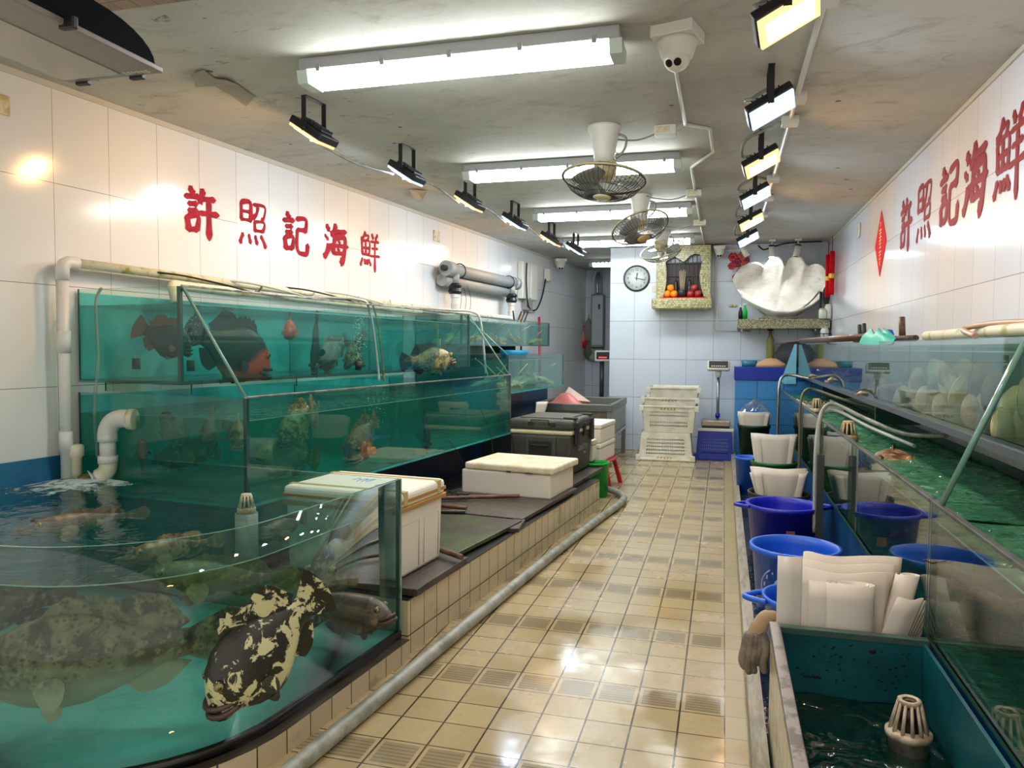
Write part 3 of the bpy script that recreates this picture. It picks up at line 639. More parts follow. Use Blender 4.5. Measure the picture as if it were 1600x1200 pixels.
def clam2(u, v):
    x = -.52+1.12*u; s_ = math.sin(PI*u)**.55
    return (x, .08-(.34)*v*s_+.02*math.sin(2*PI*4*u)*v, .28*(2*u-1)**2+.02+.02+(.10-.08*u)*v*s_+.11*(2*u-1)**2*(1-v)-.05*math.sin(PI*v)*s_)
b = MB(); b.grid(clam2, 64, 12, th=(0, 0, -.022)); b.obj('lower_valve', m_clam, t)
b = MB(); b.lathe([(0, .0), (.16, .0), (.17, .03), (.1, .05), (0, .05)], 20, sx=1.6, sy=.8); b.obj('stand', m_mos2, t, loc=(0, -.02, -.012))
# bits around the clam
t = thing('red_flower_ornament', 'bunch of red paper flowers hanging on back wall left of the clam', 'ornament', (.17, 11.97, 2.86))
for k, (x, z, r) in enumerate(((-.06, .10, .07), (.08, .11, .075), (.0, .02, .07), (-.08, -.03, .055), (.10, -.01, .06), (.16, -.10, .055), (.05, -.12, .06), (-.02, -.2, .05), (.13, .05, .05))):
    b = MB()
    for j in range(6):
        a = 2*PI*j/6+k; b.ball((x+.55*r*math.cos(a), -.02, z+.55*r*math.sin(a)), (r*.5, .02, r*.5), 8, 5)
    b.ball((x, -.035, z), (r*.25, .02, r*.25), 8, 5); b.obj('flower', (P('crimson flower', '#b0182e', .45), P('orange red flower', '#a8452e', .45), P('magenta flower', '#7d1638', .45))[k % 3], t)
t = thing('gold_bow', 'small gold bow stuck on back wall below the red flowers', 'bow', (.12, 11.985, 2.22))
for s_ in (-1, 1):
    b = MB(); b.ball((s_*.03, 0, .015), (.035, .01, .022), 10, 6); b.obj('loop', P('gold foil', '#cdb58a', .3, .3), t)
for i, (px, ang, lit) in enumerate(((1160, .5, 0), (1206, 0., 1), (1247, -.18, 0))):
    p = YB(px, 385, 11.55); t = thing('track_spotlight', 'white cylinder spotlight above the clam, %s' % ('left and angled', 'middle and lit', 'right and unlit')[i], 'spotlight', (p.x, 11.55, ZC), 0, 'spotlights over the clam')
    b = MB(); b.box((-.045, -.045, -.03), (.045, .045, -.001), .004); b.cyl((0, 0, -.03), (0, 0, -.10), .012, n=8); b.obj('mount', m_white, t)
    T = Matrix.Translation((0, 0, -.10)) @ Matrix.Rotation(-ang, 4, 'Y')
    b = MB(); b.cyl((0, 0, .0), (0, 0, -.15), .042, .042, n=20); bd = b.obj('barrel', m_white, t, M=T)
    b = MB(); b.cyl((0, 0, -.1505), (0, 0, -.153), .036, n=20); b.obj('lens', E('lit spot lens', (1, 1, 1), 350) if lit else m_dark, bd)
    b = MB(); b.cyl((0, 0, .001), (0, 0, .022), .043, n=20); b.obj('collar', m_black, bd)
b = MB(); b.tube([(-.12, 11.98, 3.12), (-.12, 11.98, 1.86), (.38, 11.98, 1.855)], .012, 6); tag(b.obj('wall_trunking', m_white), 'white wall trunking running down between the shrine and clam', 'trunking', 'white trunking on back wall')
b = MB(); b.tube(smooth([(-.3, 11.97, 3.06), (1.2, 11.97, 3.09), (1.30, 11.97, 3.05), (1.31, 11.97, 2.9), (1.31, 11.97, 2.75)], 5), .011, 6); tag(b.obj('wall_trunking', m_white), 'white wall trunking running along the top and down beside the clam', 'trunking', 'white trunking on back wall')
b = MB(); b.tube(smooth([(.45, 11.6, 3.08), (.52, 11.6, 3.02), (.62, 11.6, 3.04), (.85, 11.6, 3.10), (1.3, 11.6, 3.11)], 5), .012, 6); tag(b.obj('black_cable', m_dark), 'thick black cable drooping between the spotlights', 'cable')
b = MB(); b.box((1.26, 11.97, 2.62), (1.39, 11.999, 2.76), .005); tag(b.obj('socket_box', m_white), 'white socket box on back wall right of the clam', 'socket box')
for nm, x, m, lab, prof in (('bottle', .285, m_greenl, 'green bottle standing on the left end of the clam shelf', [(0, 0), (.035, 0), (.038, .1), (.03, .14), (.016, .17), (.016, .2), (0, .2)]), ('bottle', .225, m_dark, 'dark bottle beside the green bottle on the clam shelf', [(0, 0), (.03, 0), (.032, .09), (.02, .13), (.012, .17), (0, .17)])):
    b = MB(); b.lathe(prof, 16); o = b.obj(nm, m, loc=(x, 11.56, 2.021)); tag(o, lab, 'bottle', 'bottles on the clam shelf')
    b = MB(); b.lathe([(0, .2), (.018, .2), (.018, .225), (0, .225)], 12); b.obj('cap', m_white, o, loc=(0, 0, -.03 if m is m_dark else 0))
t = thing('pan_set', 'black oval pan and cord hanging beside the clam shell', 'pan', (1.38, 11.62, 2.35))
b = MB(); b.M = Matrix.Rotation(PI/2, 4, 'X'); b.lathe([(0, 0), (.055, .0), (.06, .03), (.05, .035), (0, .012)], 20, sx=.9, sy=2.2); b.obj('pan', m_black, t)
b = MB(); b.box((-.085, .0, -.26), (-.055, .02, .06), .006); b.obj('handle', m_black, t)
t = thing('wire_rack', 'small black wire rack on the wall corner holding white containers', 'rack', (1.34, 11.5, 1.72))
b = MB()
for z in (0, .09): b.tube([(-.1, -.06, z), (.1, -.06, z), (.1, .06, z), (-.1, .06, z)], .006, 5, closed=True)
for x in (-.1, 0, .1): b.tube([(x, -.06, 0), (x, -.06, .09)], .005, 5)
b.obj('basket', m_black, t)
for k, (x, y, z, r, h) in enumerate(((1.36, 11.5, 1.725, .055, .17), (1.32, 11.45, 1.98, .05, .14), (1.40, 11.5, 2.0, .045, .2))):
    b = MB(); b.lathe([(0, 0), (r*.9, 0), (r, .01), (r, h*.8), (r*.75, h*.9), (0, h*.9)], 18); o = b.obj('white_tub', m_white, loc=(x, y, z if k == 0 else 2.021)); tag(o, ('white plastic tub sitting in the black wire rack', 'short white tub on the right end of the clam shelf', 'tall white canister in corner at the right end of the clam shelf')[k], 'tub', 'white tubs in the back corner')
    b = MB(); b.lathe([(0, h*.9), (r*.8, h*.9), (r*.8, h), (0, h)], 18); b.obj('lid', m_cream if k == 1 else m_white, o)
# ------------------------------------------------------------------ fish
def fishmat(name, ca, cb, cc=None, s1=6., s2=22., lo=.45, hi=.55, belly=None, spots=0., head=None):
    t = NT(name); o = t.obj(); n = t.noise(o, s1, 5, .65, dist=.6)
    c = t.mix(t.ramp(n, lo, hi), ca, cb)
    if cc: c = t.mix(t.ramp(t.noise(o, s2, 4), .5, .68), c, cc)
    if head:
        X = t.xyz(o); k = t.mth('SUBTRACT', t.mth('ADD', X[0], t.mth('MULTIPLY', t.noise(o, 12, 3), .06)), t.mth('MULTIPLY', X[2], .55))
        c = t.mix(t.ramp(k, .17, .24), c, head); c = t.mix(t.mth('MULTIPLY', t.ramp(X[2], -.12, -.18), .7), c, '#c98a6a')
    if spots: c = t.mix(t.mth('MULTIPLY', t.mth('LESS_THAN', t.vor(o, 38.), .28), spots), c, '#1a1a14')
    if belly: c = t.mix(t.ramp(t.xyz(o)[2], -.02, -.11), c, belly)
    t.bsdf(c, .38, normal=t.bump(t.noise(o, 90, 3), .25, .01)); MATS[name] = t.m; return t.m
f_grey = fishmat('grey brown grouper skin', '#857b57', '#423d28', '#9d9164', 9, 26, .42, .58, '#a9a686', .6)
f_blotch = fishmat('black grouper with pale blotches', '#24261d', '#c6c698', None, 13., 20, .52, .545)
f_brown = fishmat('dark brown grouper skin', '#6e6350', '#3f3a30', '#8d7f64', 6, 24, .4, .6)
f_dgrey = fishmat('slate grouper skin', '#8a887a', '#62625a', '#a5a292', 7, 22, .4, .62)
f_black = fishmat('black fish skin', '#191a1c', '#26282a', None, 8, 20)
f_twot = fishmat('black fish with red head skin', '#1b191a', '#242022', None, 8, 20, head='#d9492e')
f_red = fishmat('red orange fish skin', '#d8513a', '#b83a2c', '#e08a60', 6, 18, .4, .65, '#d9a184')
f_rust = fishmat('rusty mottled grouper skin', '#a87747', '#5f3f28', '#c9a26e', 8, 26, .42, .6, '#b89a78')
f_olive = fishmat('olive fish skin', '#6d7440', '#4b5532', '#8b8c50', 5, 20, .4, .6)
f_spot = fishmat('spotted pale grouper skin', '#8d8658', '#4a4527', '#a59c70', 16, 40, .45, .56)
f_pink = fishmat('brownish pink fish skin', '#8f6a58', '#704c40', '#a98470', 6, 20, .4, .6)
m_eye = P('fish eye', '#0a0a0a', .08, coat=1.); m_iris = P('fish iris', '#8f8344', .25)
PRF = [(0, .10), (.03, .24), (.08, .40), (.16, .58), (.28, .80), (.40, .92), (.52, .90), (.64, .74), (.76, .52), (.88, .33), (1, .28)]
PRW = [(0, .18), (.03, .46), (.08, .66), (.16, .85), (.28, 1.), (.42, .95), (.56, .75), (.7, .5), (.84, .28), (1, .12)]
def itp(T, t):
    for (a, x), (b_, y) in zip(T, T[1:]):
        if t <= b_: k = (t-a)/(b_-a); k = k*k*(3-2*k)*.5+k*.5; return x+(y-x)*k
    return T[-1][1]
def fish(label, head, tail, mats, hr=.34, wr=.24, bend=0., roll=0., fin=None, name='grouper', group=None, tailm=None):
    d = head-tail; L = d.length; H = L*hr; Wd = L*wr; bl = .80*L
    b = MB(); b.sm = True
    N, K = 22, 16; rings = []
    def ctr(t): return (.5-t)*bl+.1*L, -.05*H*math.sin(PI*t)-.10*H*max(0, 1-t*7)
    for i in range(N+1):
        t = i/N; x, z = ctr(t); h = itp(PRF, t)*H/2*1.08; wv = itp(PRW, t)*Wd/2; R = []
        for k in range(K):
            a = 2*PI*k/K; c, s_ = math.cos(a), math.sin(a)
            yy = math.copysign(abs(c)**.9, c)*wv*(1-.15*s_); zz = math.copysign(abs(s_)**.95, s_)*h*(1.06 if s_ > 0 else .94)
            R.append(b.v((x, yy, z+zz)))
        rings.append(R)
    for A, B in zip(rings, rings[1:]):
        for k in range(K): b.f([A[k], A[(k+1) % K], B[(k+1) % K], B[k]])
    b.f(rings[0][::-1]); b.f(rings[-1])
    x0, z0 = ctr(0); wm = Wd*.36       # thick lips: lower jaw juts out
    b.mi = 3
    b.tube(smooth([(x0-.11*L, wm, z0-.01*H), (x0-.02*L, wm*.75, z0+.045*H), (x0+.016*L, 0, z0+.06*H), (x0-.02*L, -wm*.75, z0+.045*H), (x0-.11*L, -wm, z0-.01*H)], 4), .017*L, 8)
    b.tube(smooth([(x0-.12*L, wm*1.02, z0-.08*H), (x0-.02*L, wm*.8, z0-.06*H), (x0+.035*L, 0, z0-.04*H), (x0-.02*L, -wm*.8, z0-.06*H), (x0-.12*L, -wm*1.02, z0-.08*H)], 4), .019*L, 8)
    b.mi = 0; b.ball((x0-.05*L, 0, z0-.10*H), (.08*L, wm*.95, .07*H), 12, 8)
    t = .145; xe, ze = ctr(t); ye = itp(PRW, t)*Wd/2*.80; ze += itp(PRF, t)*H/2*.62
    for s_ in (-1, 1):
        b.mi = 0; b.ball((xe, s_*ye*.93, ze), .036*L, 12, 8)
        b.mi = 4; b.ball((xe+.004*L, s_*(ye+.010*L), ze+.003*L), .027*L, 12, 8)
        b.mi = 2; b.ball((xe+.006*L, s_*(ye+.021*L), ze+.004*L), .018*L, 10, 7)
    b.mi = 1
    def sheet(base, tip, th):
        n = len(base)
        for sgn in (-1, 1):
            A = [b.v(V(p)+V((0, sgn*th, 0))) for p in base]; B = [b.v(V(p)+V((0, sgn*th*.25, 0))) for p in tip]
            for i in range(n-1): b.f([A[i], A[i+1], B[i+1], B[i]] if sgn > 0 else [A[i+1], A[i], B[i], B[i+1]])
    n = 22; bs, tp = [], []
    for i in range(n+1):
        u = i/n; t = .27+.63*u; x, z = ctr(t); zt = z+itp(PRF, t)*H/2*1.08
        hh = (.16+.05*(i % 2))*H*min(1, u*5) if u < .58 else (.20+.13*math.sin(PI*(u-.58)/.42))*H*min(1, (1-u)*5+.35)
        bs.append((x, 0, zt-.05*H)); tp.append((x-.03*L-.05*L*u, 0, zt+hh))
    sheet(bs, tp, .006*L)
    bs, tp = [], []
    for i in range(8):
        u = i/7; t = .68+.2*u; x, z = ctr(t); zb = z-itp(PRF, t)*H/2*.98
        bs.append((x, 0, zb+.03*H)); tp.append((x-.06*L-.03*L*u, 0, zb-.17*H*math.sin(PI*(.25+.7*u))))
    sheet(bs, tp, .006*L)
    x1, z1 = ctr(1); bs, tp = [], []
    for i in range(11):
        u = i/10*2-1; bs.append((x1+.03*L, 0, z1+u*.12*H)); tp.append((x1-.20*L*(1-.25*u*u), 0, z1+u*.36*H))
    sheet(bs, tp, .007*L)
    for s_ in (-1, 1):                  # round pectoral and smaller pelvic fins
        xp, zp = ctr(.33); yp = itp(PRW, .33)*Wd/2*.92
        for (cx, cy_, cz, r, dx, dy, dz) in ((xp, yp, zp-.14*H, .13*L, -.85, .5, -.25), (xp-.01*L, yp*.45, zp-.38*H, .08*L, -.8, .3, -.6)):
            ax = V((dx, s_*dy, dz)).normalized(); sd = ax.cross(V((0, s_, .2))).normalized(); nr = ax.cross(sd)
            pts = [V((cx, s_*cy_, cz))+ax*(r*(.5+.5*math.cos(a)))+sd*(r*.34*math.sin(a)*(1.25+.5*math.cos(a))) for a in [PI-2*PI*k/16 for k in range(16)]]
            for sg in (-1, 1):
                c = b.v(V((cx, s_*cy_, cz))+ax*r*.5+nr*sg*.008*L); q = [b.v(p+nr*sg*.0015) for p in pts]
                for k in range(16): b.f([c, q[k], q[(k+1) % 16]] if sg > 0 else [c, q[(k+1) % 16], q[k]])
    if bend:
        for v in b.b.verts:
            u = (.1*L+.5*bl-v.co.x)/L; v.co.y += bend*L*(u*u-.15*u)
    d = d.normalized(); y = V((0, 0, 1)).cross(d)
    y = y.normalized() if y.length > 1e-4 else V((0, 1, 0))
    M = Matrix((d, y, d.cross(y))).transposed().to_4x4() @ Matrix.Rotation(roll, 4, 'X'); M.translation = (head+tail)/2
    o = b.obj(name, [mats, fin or mats, m_eye, P('dark lips', '#4a3a34', .4) if mats is not f_rust else P('pale lips', '#a48d7c', .4), m_iris], fix=False); o.matrix_world = M
    return tag(o, label, 'fish', group)
def px(x, y, d): return Dp(x, y, d)
# ------------------------------------------------------------------ tanks
m_glint = P('painted meniscus glint', '#a9cfc0', .2)  # opaque pale colour stands in for the bright glint along the meniscus
m_wtop = W('front tank water', (.55, .88, .84), .45, (5.5, .22), .03, cloud=('#2f8f86', .10))
m_wlow = W('lower tank water', (.42, .86, .74), .55, (7., .3), .03, cloud=('#40b4a4', .28, 1))
m_wupp = W('upper tank water', (.50, .90, .86), .5, (7., .3), .03, cloud=('#58b6ba', .13, 1))
m_blueback = P('blue painted tank back', '#2f9bb5', .4, col2='#1f84a4', ns=3); m_tealback = P('teal painted tank back', '#52c8c8', .4, col2='#30a8aa', ns=3)
def tank(label, M, w, L, h, wl, wat, back, bot, divs=(), rims=(), fs=1, edge=None, strut=(), group=None, endcap=(1, 1), rimm=None, amp=.005, name='fish_tank', th=.012, fb=0., post=1):
    # local: x 0 (wall) .. w (front, toward the aisle), y 0 .. L along the wall, z up; fs=-1 mirrors x
    t = thing(name, label, 'fish tank', group=group, M=M); g = [m_glass, edge or m_edge]; S_ = Matrix.Diagonal((fs, 1, 1, 1))
    def nb(): q = MB(); q.M = S_; return q
    b = nb(); b.box((0, 0, -.018), (w, L, 0)); b.obj('bottom', [bot], t)
    b = nb(); b.box((.001, .013, 0), (.008, L-.013, h-.02)); b.obj('back_panel', back, t)
    b = nb(); b.pane((w-th, 0, fb), (w, L, h), 0); b.obj('front_glass', g, t)
    for e, y in zip(endcap, (0, L-th)):
        if e: b = nb(); b.pane((.009, y, 0), (w-th-.001, y+th, h), 1); b.obj('end_glass', g, t)
    for y in divs: b = nb(); b.pane((.009, y, .001), (w-th-.002, y+.01, h-.04), 1); b.obj('divider', g, t)
    for a, c in rims: b = nb(); b.box(a, c, .002); b.obj('rim_strip', rimm or m_chrome, t)
    for a, c in strut: b = nb(); b.tube([a, c], .009, 4); b.obj('brace', m_edgel, t)
    if post:
        for y in (0, L-.02): b = nb(); b.box((w-.022, y-.002, 0), (w+.001, y+.022, h), .002); b.obj('corner_post', m_edge, t)
    b = nb(); b.box((w-th-.004, .014, wl-.002), (w-th-.0015, L-.014, wl+.003)); b.obj('waterline', m_glint, t)
    ys = [.013]+list(divs)+[L-.013]
    for i in range(len(ys)-1):
        b = nb(); b.waves(.0095, ys[i]+(.011 if i else 0), w-th-.001, ys[i+1]-.001, .001, wl, amp, .024, *((.8, 1.5) if fs < 0 else (1, 1))); b.obj('water', wat, t)
    return t
def LM(s, q, z): return Matrix.Translation(Lp(s, q, z)) @ Matrix.Rotation(-LW, 4, 'Z')
tank('long lower left fish tank full of groupers behind the front tank', LM(3.412, .006, .70), 1.295, 4.06, .605, .475, m_wlow, m_tealback, m_teal, divs=(2.12, 3.75),
     rims=(((1.281, -.002, .603), (1.299, 4.06, .614)),), strut=(((1.288, .006, .605), (.827, .03, 1.23)), ((1.288, 4.03, .605), (.827, 4.03, 1.23))))
tank('long upper left fish tank with red and black fish above the grouper tank', LM(3.42, .006, 1.385), .82, 4.05, .555, .455, m_wupp, m_tealback, m_glass, divs=(2.05, 3.35),
     rims=(((.806, .02, .553), (.824, 4.05, .566)),))
b = MB(); b.free if False else None
for k, y in enumerate((.1, 1.1, 2.3, 3.9)):
    b = MB(); b.M = LM(3.42, .01, 1.31); b.pane((.1, y, -.0), (.79, y+.012, .056), 1)
    tag(b.obj('tank_support', [m_glass, m_edge]), 'dark glass foot under the upper left red fish tank, %s from the entrance' % on[k], 'support', 'glass feet under the upper left tank')
b = MB(); b.M = LM(3.412, 0, .0); b.box((.02, 0.03, .0), (.88, 4.28, .68)); tag(b.obj('tank_plinth', m_navy), 'navy blue painted recess under the lower left fish tanks', 'plinth')
tank('far upper left tank of lobsters beyond the red fish tank', LM(7.75, .01, 1.63), .59, 3.1, .325, .27, m_wupp, m_blueback, m_edge, divs=(1.0, 2.0), rims=(((.578, 0, .323), (.592, 3.1, .330)),), group=None)
tank('far lower left tank of crabs beyond the grouper tank', LM(7.75, .01, 1.10), 1.15, 2.05, .41, .35, m_wupp, m_blueback, m_teal, divs=(.9,), strut=(((1.14, .02, .41), (.60, .05, .85)),))
b = MB(); b.M = LM(7.75, .01, 1.51)
b.box((.05, 1.9, .002), (.5, 1.92, .10)); tag(b.obj('tank_support', m_edge), 'dark foot under the far upper left lobster tank', 'support')
b = MB(); b.lathe([(0, 0), (.16, 0), (.19, .095), (.185, .096), (.155, .008), (0, .008)], 24); tag(b.obj('blue_basin', P('turquoise plastic', '#0d7fb0', .4), loc=Lp(9.0, .75, 1.462)), 'turquoise plastic basin floating between the far left tanks', 'basin')
# curved front tank
def outl(off, n=12):
    pts = [(.012, 1.72-off)]; c = (1.60, 2.42)
    for i in range(n+1):
        a = PI/2*(1-i/n); pts.append((c[0]+(.69+off)*math.cos(a), c[1]-(.70+off)*math.sin(a)))
    return pts+[(2.29+off, 3.386)]
T0 = Lp(0, 0, 0); TM = Matrix.Translation(T0) @ Matrix.Rotation(-LW, 4, 'Z')
ft = thing('curved_fish_tank', 'large curved glass front tank holding the biggest groupers', 'fish tank', M=TM)
o_, i_ = outl(0), outl(-.014)
b = MB(); b.strip(o_, i_, .125, .924, 1); b.obj('curved_glass', [m_glass, m_edgel], ft)
b = MB(); b.pane((.012, 3.388, .125), (2.29, 3.402, .924), 1); b.obj('back_glass', [m_glass, m_edgel], ft)
b = MB(); b.box((2.272, 3.371, .125), (2.292, 3.386, .922), .002); b.obj('corner_seal', m_edge, ft)
b = MB(); b.prism(outl(-.001)+[(.012, 3.386)], .112, .127); b.obj('floor_panel', P('pale turquoise tank floor', '#8fe6da', .35, col2='#74d4ca', ns=2), ft)
b = MB(); b.strip(outl(.006), outl(-.016), .10, .142); b.obj('base_seal', m_sil, ft)
b = MB(); b.box((.002, 1.72, .11), (.012, 3.40, .93)); b.obj('liner', P('blue tank liner', '#2a6f9a', .4, col2='#1f5c86', ns=4), ft)
b = MB(); b.prism(outl(-.0155)+[(.0135, 3.3865)], .128, .786); b.obj('water', m_wtop, ft)
b = MB(); b.tube([(x_, y_, .787) for x_, y_ in outl(-.0165)], .0026, 4); b.obj('waterline', m_glint, ft)
def foammat():                # froth round the outlet, thinning outward
    t = NT('white water foam'); o = t.obj(); X = t.xyz(o)
    dx = t.mth('SUBTRACT', X[0], .24); dy = t.mth('SUBTRACT', X[1], 3.27)
    r = t.mth('SQRT', t.mth('ADD', t.mth('POWER', t.mth('MULTIPLY', dx, 1.5), 2.), t.mth('POWER', dy, 2.)))
    n = t.noise(t.scale(o, 1.6, 1, 1), 9, 7, .7, dist=1.2)
    k = t.ramp(t.mth('SUBTRACT', n, t.mth('MULTIPLY', r, .62)), .24, .40)
    d = t.n('BsdfDiffuse'); d.inputs[0].default_value = lin('#d3e2e2'); tr = t.n('BsdfTransparent'); m = t.n('MixShader'); t.put(m, 0, t.mth('MULTIPLY', k, .85))
    t.t.links.new(tr.outputs[0], m.inputs[1]); t.t.links.new(d.outputs[0], m.inputs[2]); t.t.links.new(m.outputs[0], t.out.inputs[0]); return t.m
b = MB(); b.grid(lambda u, v: (.02+.75*u, 2.35+1.0*v, .7885+.012*max(0, 1-((.75*u-.22)**2+(v-.92)**2)*14)), 14, 16)
fo = b.obj('foam', foammat(), ft); fo['kind'] = 'stuff'
b = MB(); b.prism([(.012, 1.665)]+outl(.055)[1:]+[(0.012, 3.386)], 0, .10); tag(b.obj('tiled_plinth', m_skirt, M=TM), 'low beige tiled plinth under the curved front tank', 'plinth')
b = MB(); b.box((0.9, 3.42, 0), (2.315, 7.30, .285)); b.mi = 1; b.box((.9, 3.42, .285), (2.318, 7.302, .292)); tag(b.obj('tiled_platform', [m_skirt, P('wet black ledge', '#1d1e1d', .3)], M=TM), 'beige tiled platform carrying the foam boxes and cooler along the aisle', 'platform')
# fish of the front tank
A, B_ = 'grouper', 'fish in the curved front tank'
fish('huge speckled grey grouper at the bottom left of the curved front tank', px(-70, 1052, 2.78), px(385, 985, 3.1), f_grey, .36, .2, .06, fin=f_grey, group=B_)
fish('black grouper with pale yellow blotches facing the glass of the curved front tank', px(322, 1100, 2.70), px(512, 915, 2.98), f_blotch, .56, .34, -.04, fin=f_blotch, group=B_)
fish('slate grey grouper facing out beside the right corner of the curved front tank', px(492, 912, 3.36), px(566, 838, 3.86), f_dgrey, .50, .34, fin=f_brown, group=B_)
fish('dark brown grouper lying low in the right corner of the curved front tank', px(612, 958, 3.62), px(478, 962, 3.76), f_brown, .42, .26, fin=f_brown, group=B_)
fish('dark grouper shadowy in the far left of the curved front tank', px(-120, 985, 3.2), px(120, 925, 3.5), f_brown, .34, .2, group=B_)
fish('olive grouper resting behind the speckled one, mid tank under the waterline', px(210, 900, 3.5), px(470, 905, 4.0), f_olive, .22, .2, group=B_)
fish('pale grey fish just under the water surface of the curved front tank', px(190, 872, 3.0), px(352, 842, 3.4), f_grey, .22, .16, group=B_)
fish('long dark brown fish near the surface at the back left of the curved front tank', px(30, 828, 3.45), px(235, 800, 3.9), f_brown, .17, .16, group=B_)
fish('slim dark fish near the surface by the strainer of the curved front tank', px(410, 835, 3.55), px(480, 808, 3.9), f_brown, .26, .18, group=B_)
# lower tank
g_ = 'fish in the lower left tank'
fish('grey green grouper nosing upward at left of the lower left tank', px(262, 644, 4.75), px(292, 716, 4.95), f_dgrey, .50, .32, group=g_)
fish('pinkish brown fish rising near the end glass of the lower left tank', px(322, 688, 4.8), px(338, 648, 5.1), f_pink, .62, .3, group=g_)
fish('dim grey fish behind the pinkish one in the lower left tank', px(352, 652, 5.3), px(372, 690, 5.3), f_dgrey, .5, .3, group=g_)
fish('rusty banded grouper pressed to the end corner of the lower left tank', px(371, 698, 4.56), px(372, 638, 4.8), f_rust, .42, .3, group=g_)
fish('dark olive grouper lying on the floor at left of the lower left tank', px(240, 716, 5.0), px(345, 705, 4.9), f_olive, .34, .24, group=g_)
fish('red fish at the lower left corner of the lower left tank', px(222, 688, 4.82), px(222, 745, 4.86), f_red, .5, .3, group=g_)
fish('yellow mottled grouper head down beside the front glass of the lower left tank', px(440, 690, 4.9), px(492, 628, 5.3), f_spot, .48, .3, group=g_)
fish('dark fish hanging tail up behind the yellow mottled grouper', px(485, 665, 5.5), px(500, 632, 5.7), f_brown, .6, .3, group=g_)
fish('olive green grouper on the floor behind the front glass of the lower left tank', px(396, 712, 4.9), px(500, 716, 5.3), f_olive, .5, .26, group=g_)
fish('rusty brown grouper with pale lips facing the front glass of the lower left tank', px(545, 716, 5.35), px(590, 650, 5.75), f_rust, .52, .36, fin=f_rust, group=g_)
fish('dark upright fish just beyond the divider of the lower left tank', px(668, 704, 6.6), px(656, 626, 6.7), f_black, .32, .2, group=g_)
fish('small red fish on the floor near the divider of the lower left tank', px(645, 710, 6.35), px(665, 705, 6.5), f_red, .4, .3, group=g_)
# upper tank
g_ = 'fish in the upper left tank'
fish('large black fish with orange red head in the upper left tank', px(423, 574, 5.6), px(288, 512, 5.15), f_twot, .60, .2, fin=f_black, group=g_)
fish('black fish with orange fins, added as refracted double of the red-headed one, upper left tank', px(300, 545, 4.95), px(208, 508, 4.75), f_black, .62, .24, fin=P('dusky orange fin', '#7a4030', .5), group=g_)  # extra fish imitating the first one's refracted image in the end glass
fish('small red fish facing the glass in the middle of the upper left tank', px(452, 524, 5.55), px(455, 496, 5.75), f_red, .62, .4, group=g_)
fish('thin dark striped fish upright by the divider of the upper left tank', px(490, 582, 5.85), px(496, 485, 5.9), f_black, .2, .14, group=g_)
fish('grey fish with fanned tail right of the divider in the upper left tank', px(498, 562, 6.2), px(545, 530, 6.45), f_dgrey, .56, .28, group=g_)
fish('rust orange fish low behind the grey fish in the upper left tank', px(500, 572, 6.3), px(528, 566, 6.5), f_red, .45, .3, group=g_)
fish('mottled fish head down beside the air hose in the upper left tank', px(540, 572, 6.3), px(572, 516, 6.5), f_spot, .34, .24, group=g_)
fish('small orange fish upright beside the mottled fish in the upper left tank', px(562, 572, 6.5), px(562, 538, 6.6), f_red, .5, .3, group=g_)
fish('small grey speckled fish on the floor of the upper left tank', px(572, 570, 6.45), px(552, 566, 6.5), f_grey, .6, .4, group=g_)
fish('yellow spotted grouper resting at the right end of the upper left tank', px(706, 560, 7.75), px(624, 566, 7.15), f_spot, .36, .24, fin=f_black, group=g_)
b = MB(); b.cyl((0, 0, -.0), (0, 0, .12), .035, n=14); b.cyl((0, 0, .12), (0, 0, .22), .02, n=12); b.cyl((0, 0, .22), (0, 0, .27), .008, n=8)
tag(b.obj('filter_tube', P('pale green tube', '#a9c08c', .4), loc=Dp(683, 548, 7.6)), 'pale green filter tube upright above the spotted grouper in the upper tank', 'filter')
# air stones with bubble columns
for i, (x, y, d, h) in enumerate(((213, 572, 4.9, .40), (298, 575, 5.0, .36), (583, 706, 5.6, .42), (560, 574, 6.1, .36))):
    c = Dp(x, y, d); t = thing('air_stone', ('air stone bubbling at the left end of the upper left tank', 'air stone bubbling behind the brace in the upper left tank', 'air stone bubbling beside the rusty grouper in the lower tank', 'air stone under the air hose in the upper left tank')[i], 'air stone', c, 0, 'air stones')
    b = MB(); b.cyl((0, 0, -.02), (0, 0, .05), .025, n=12); b.obj('stone', m_dark, t)
    b = MB()
    for k in range(150):
        u = random.random(); r = random.uniform(.0015, .0035); b.ball((random.gauss(.0, .012+.035*u), random.gauss(0, .012+.035*u), .05+u*h), r, 5, 4)
    q = b.obj('bubbles', P('air bubble', '#a5d2c8', .2), t); q['kind'] = 'stuff'
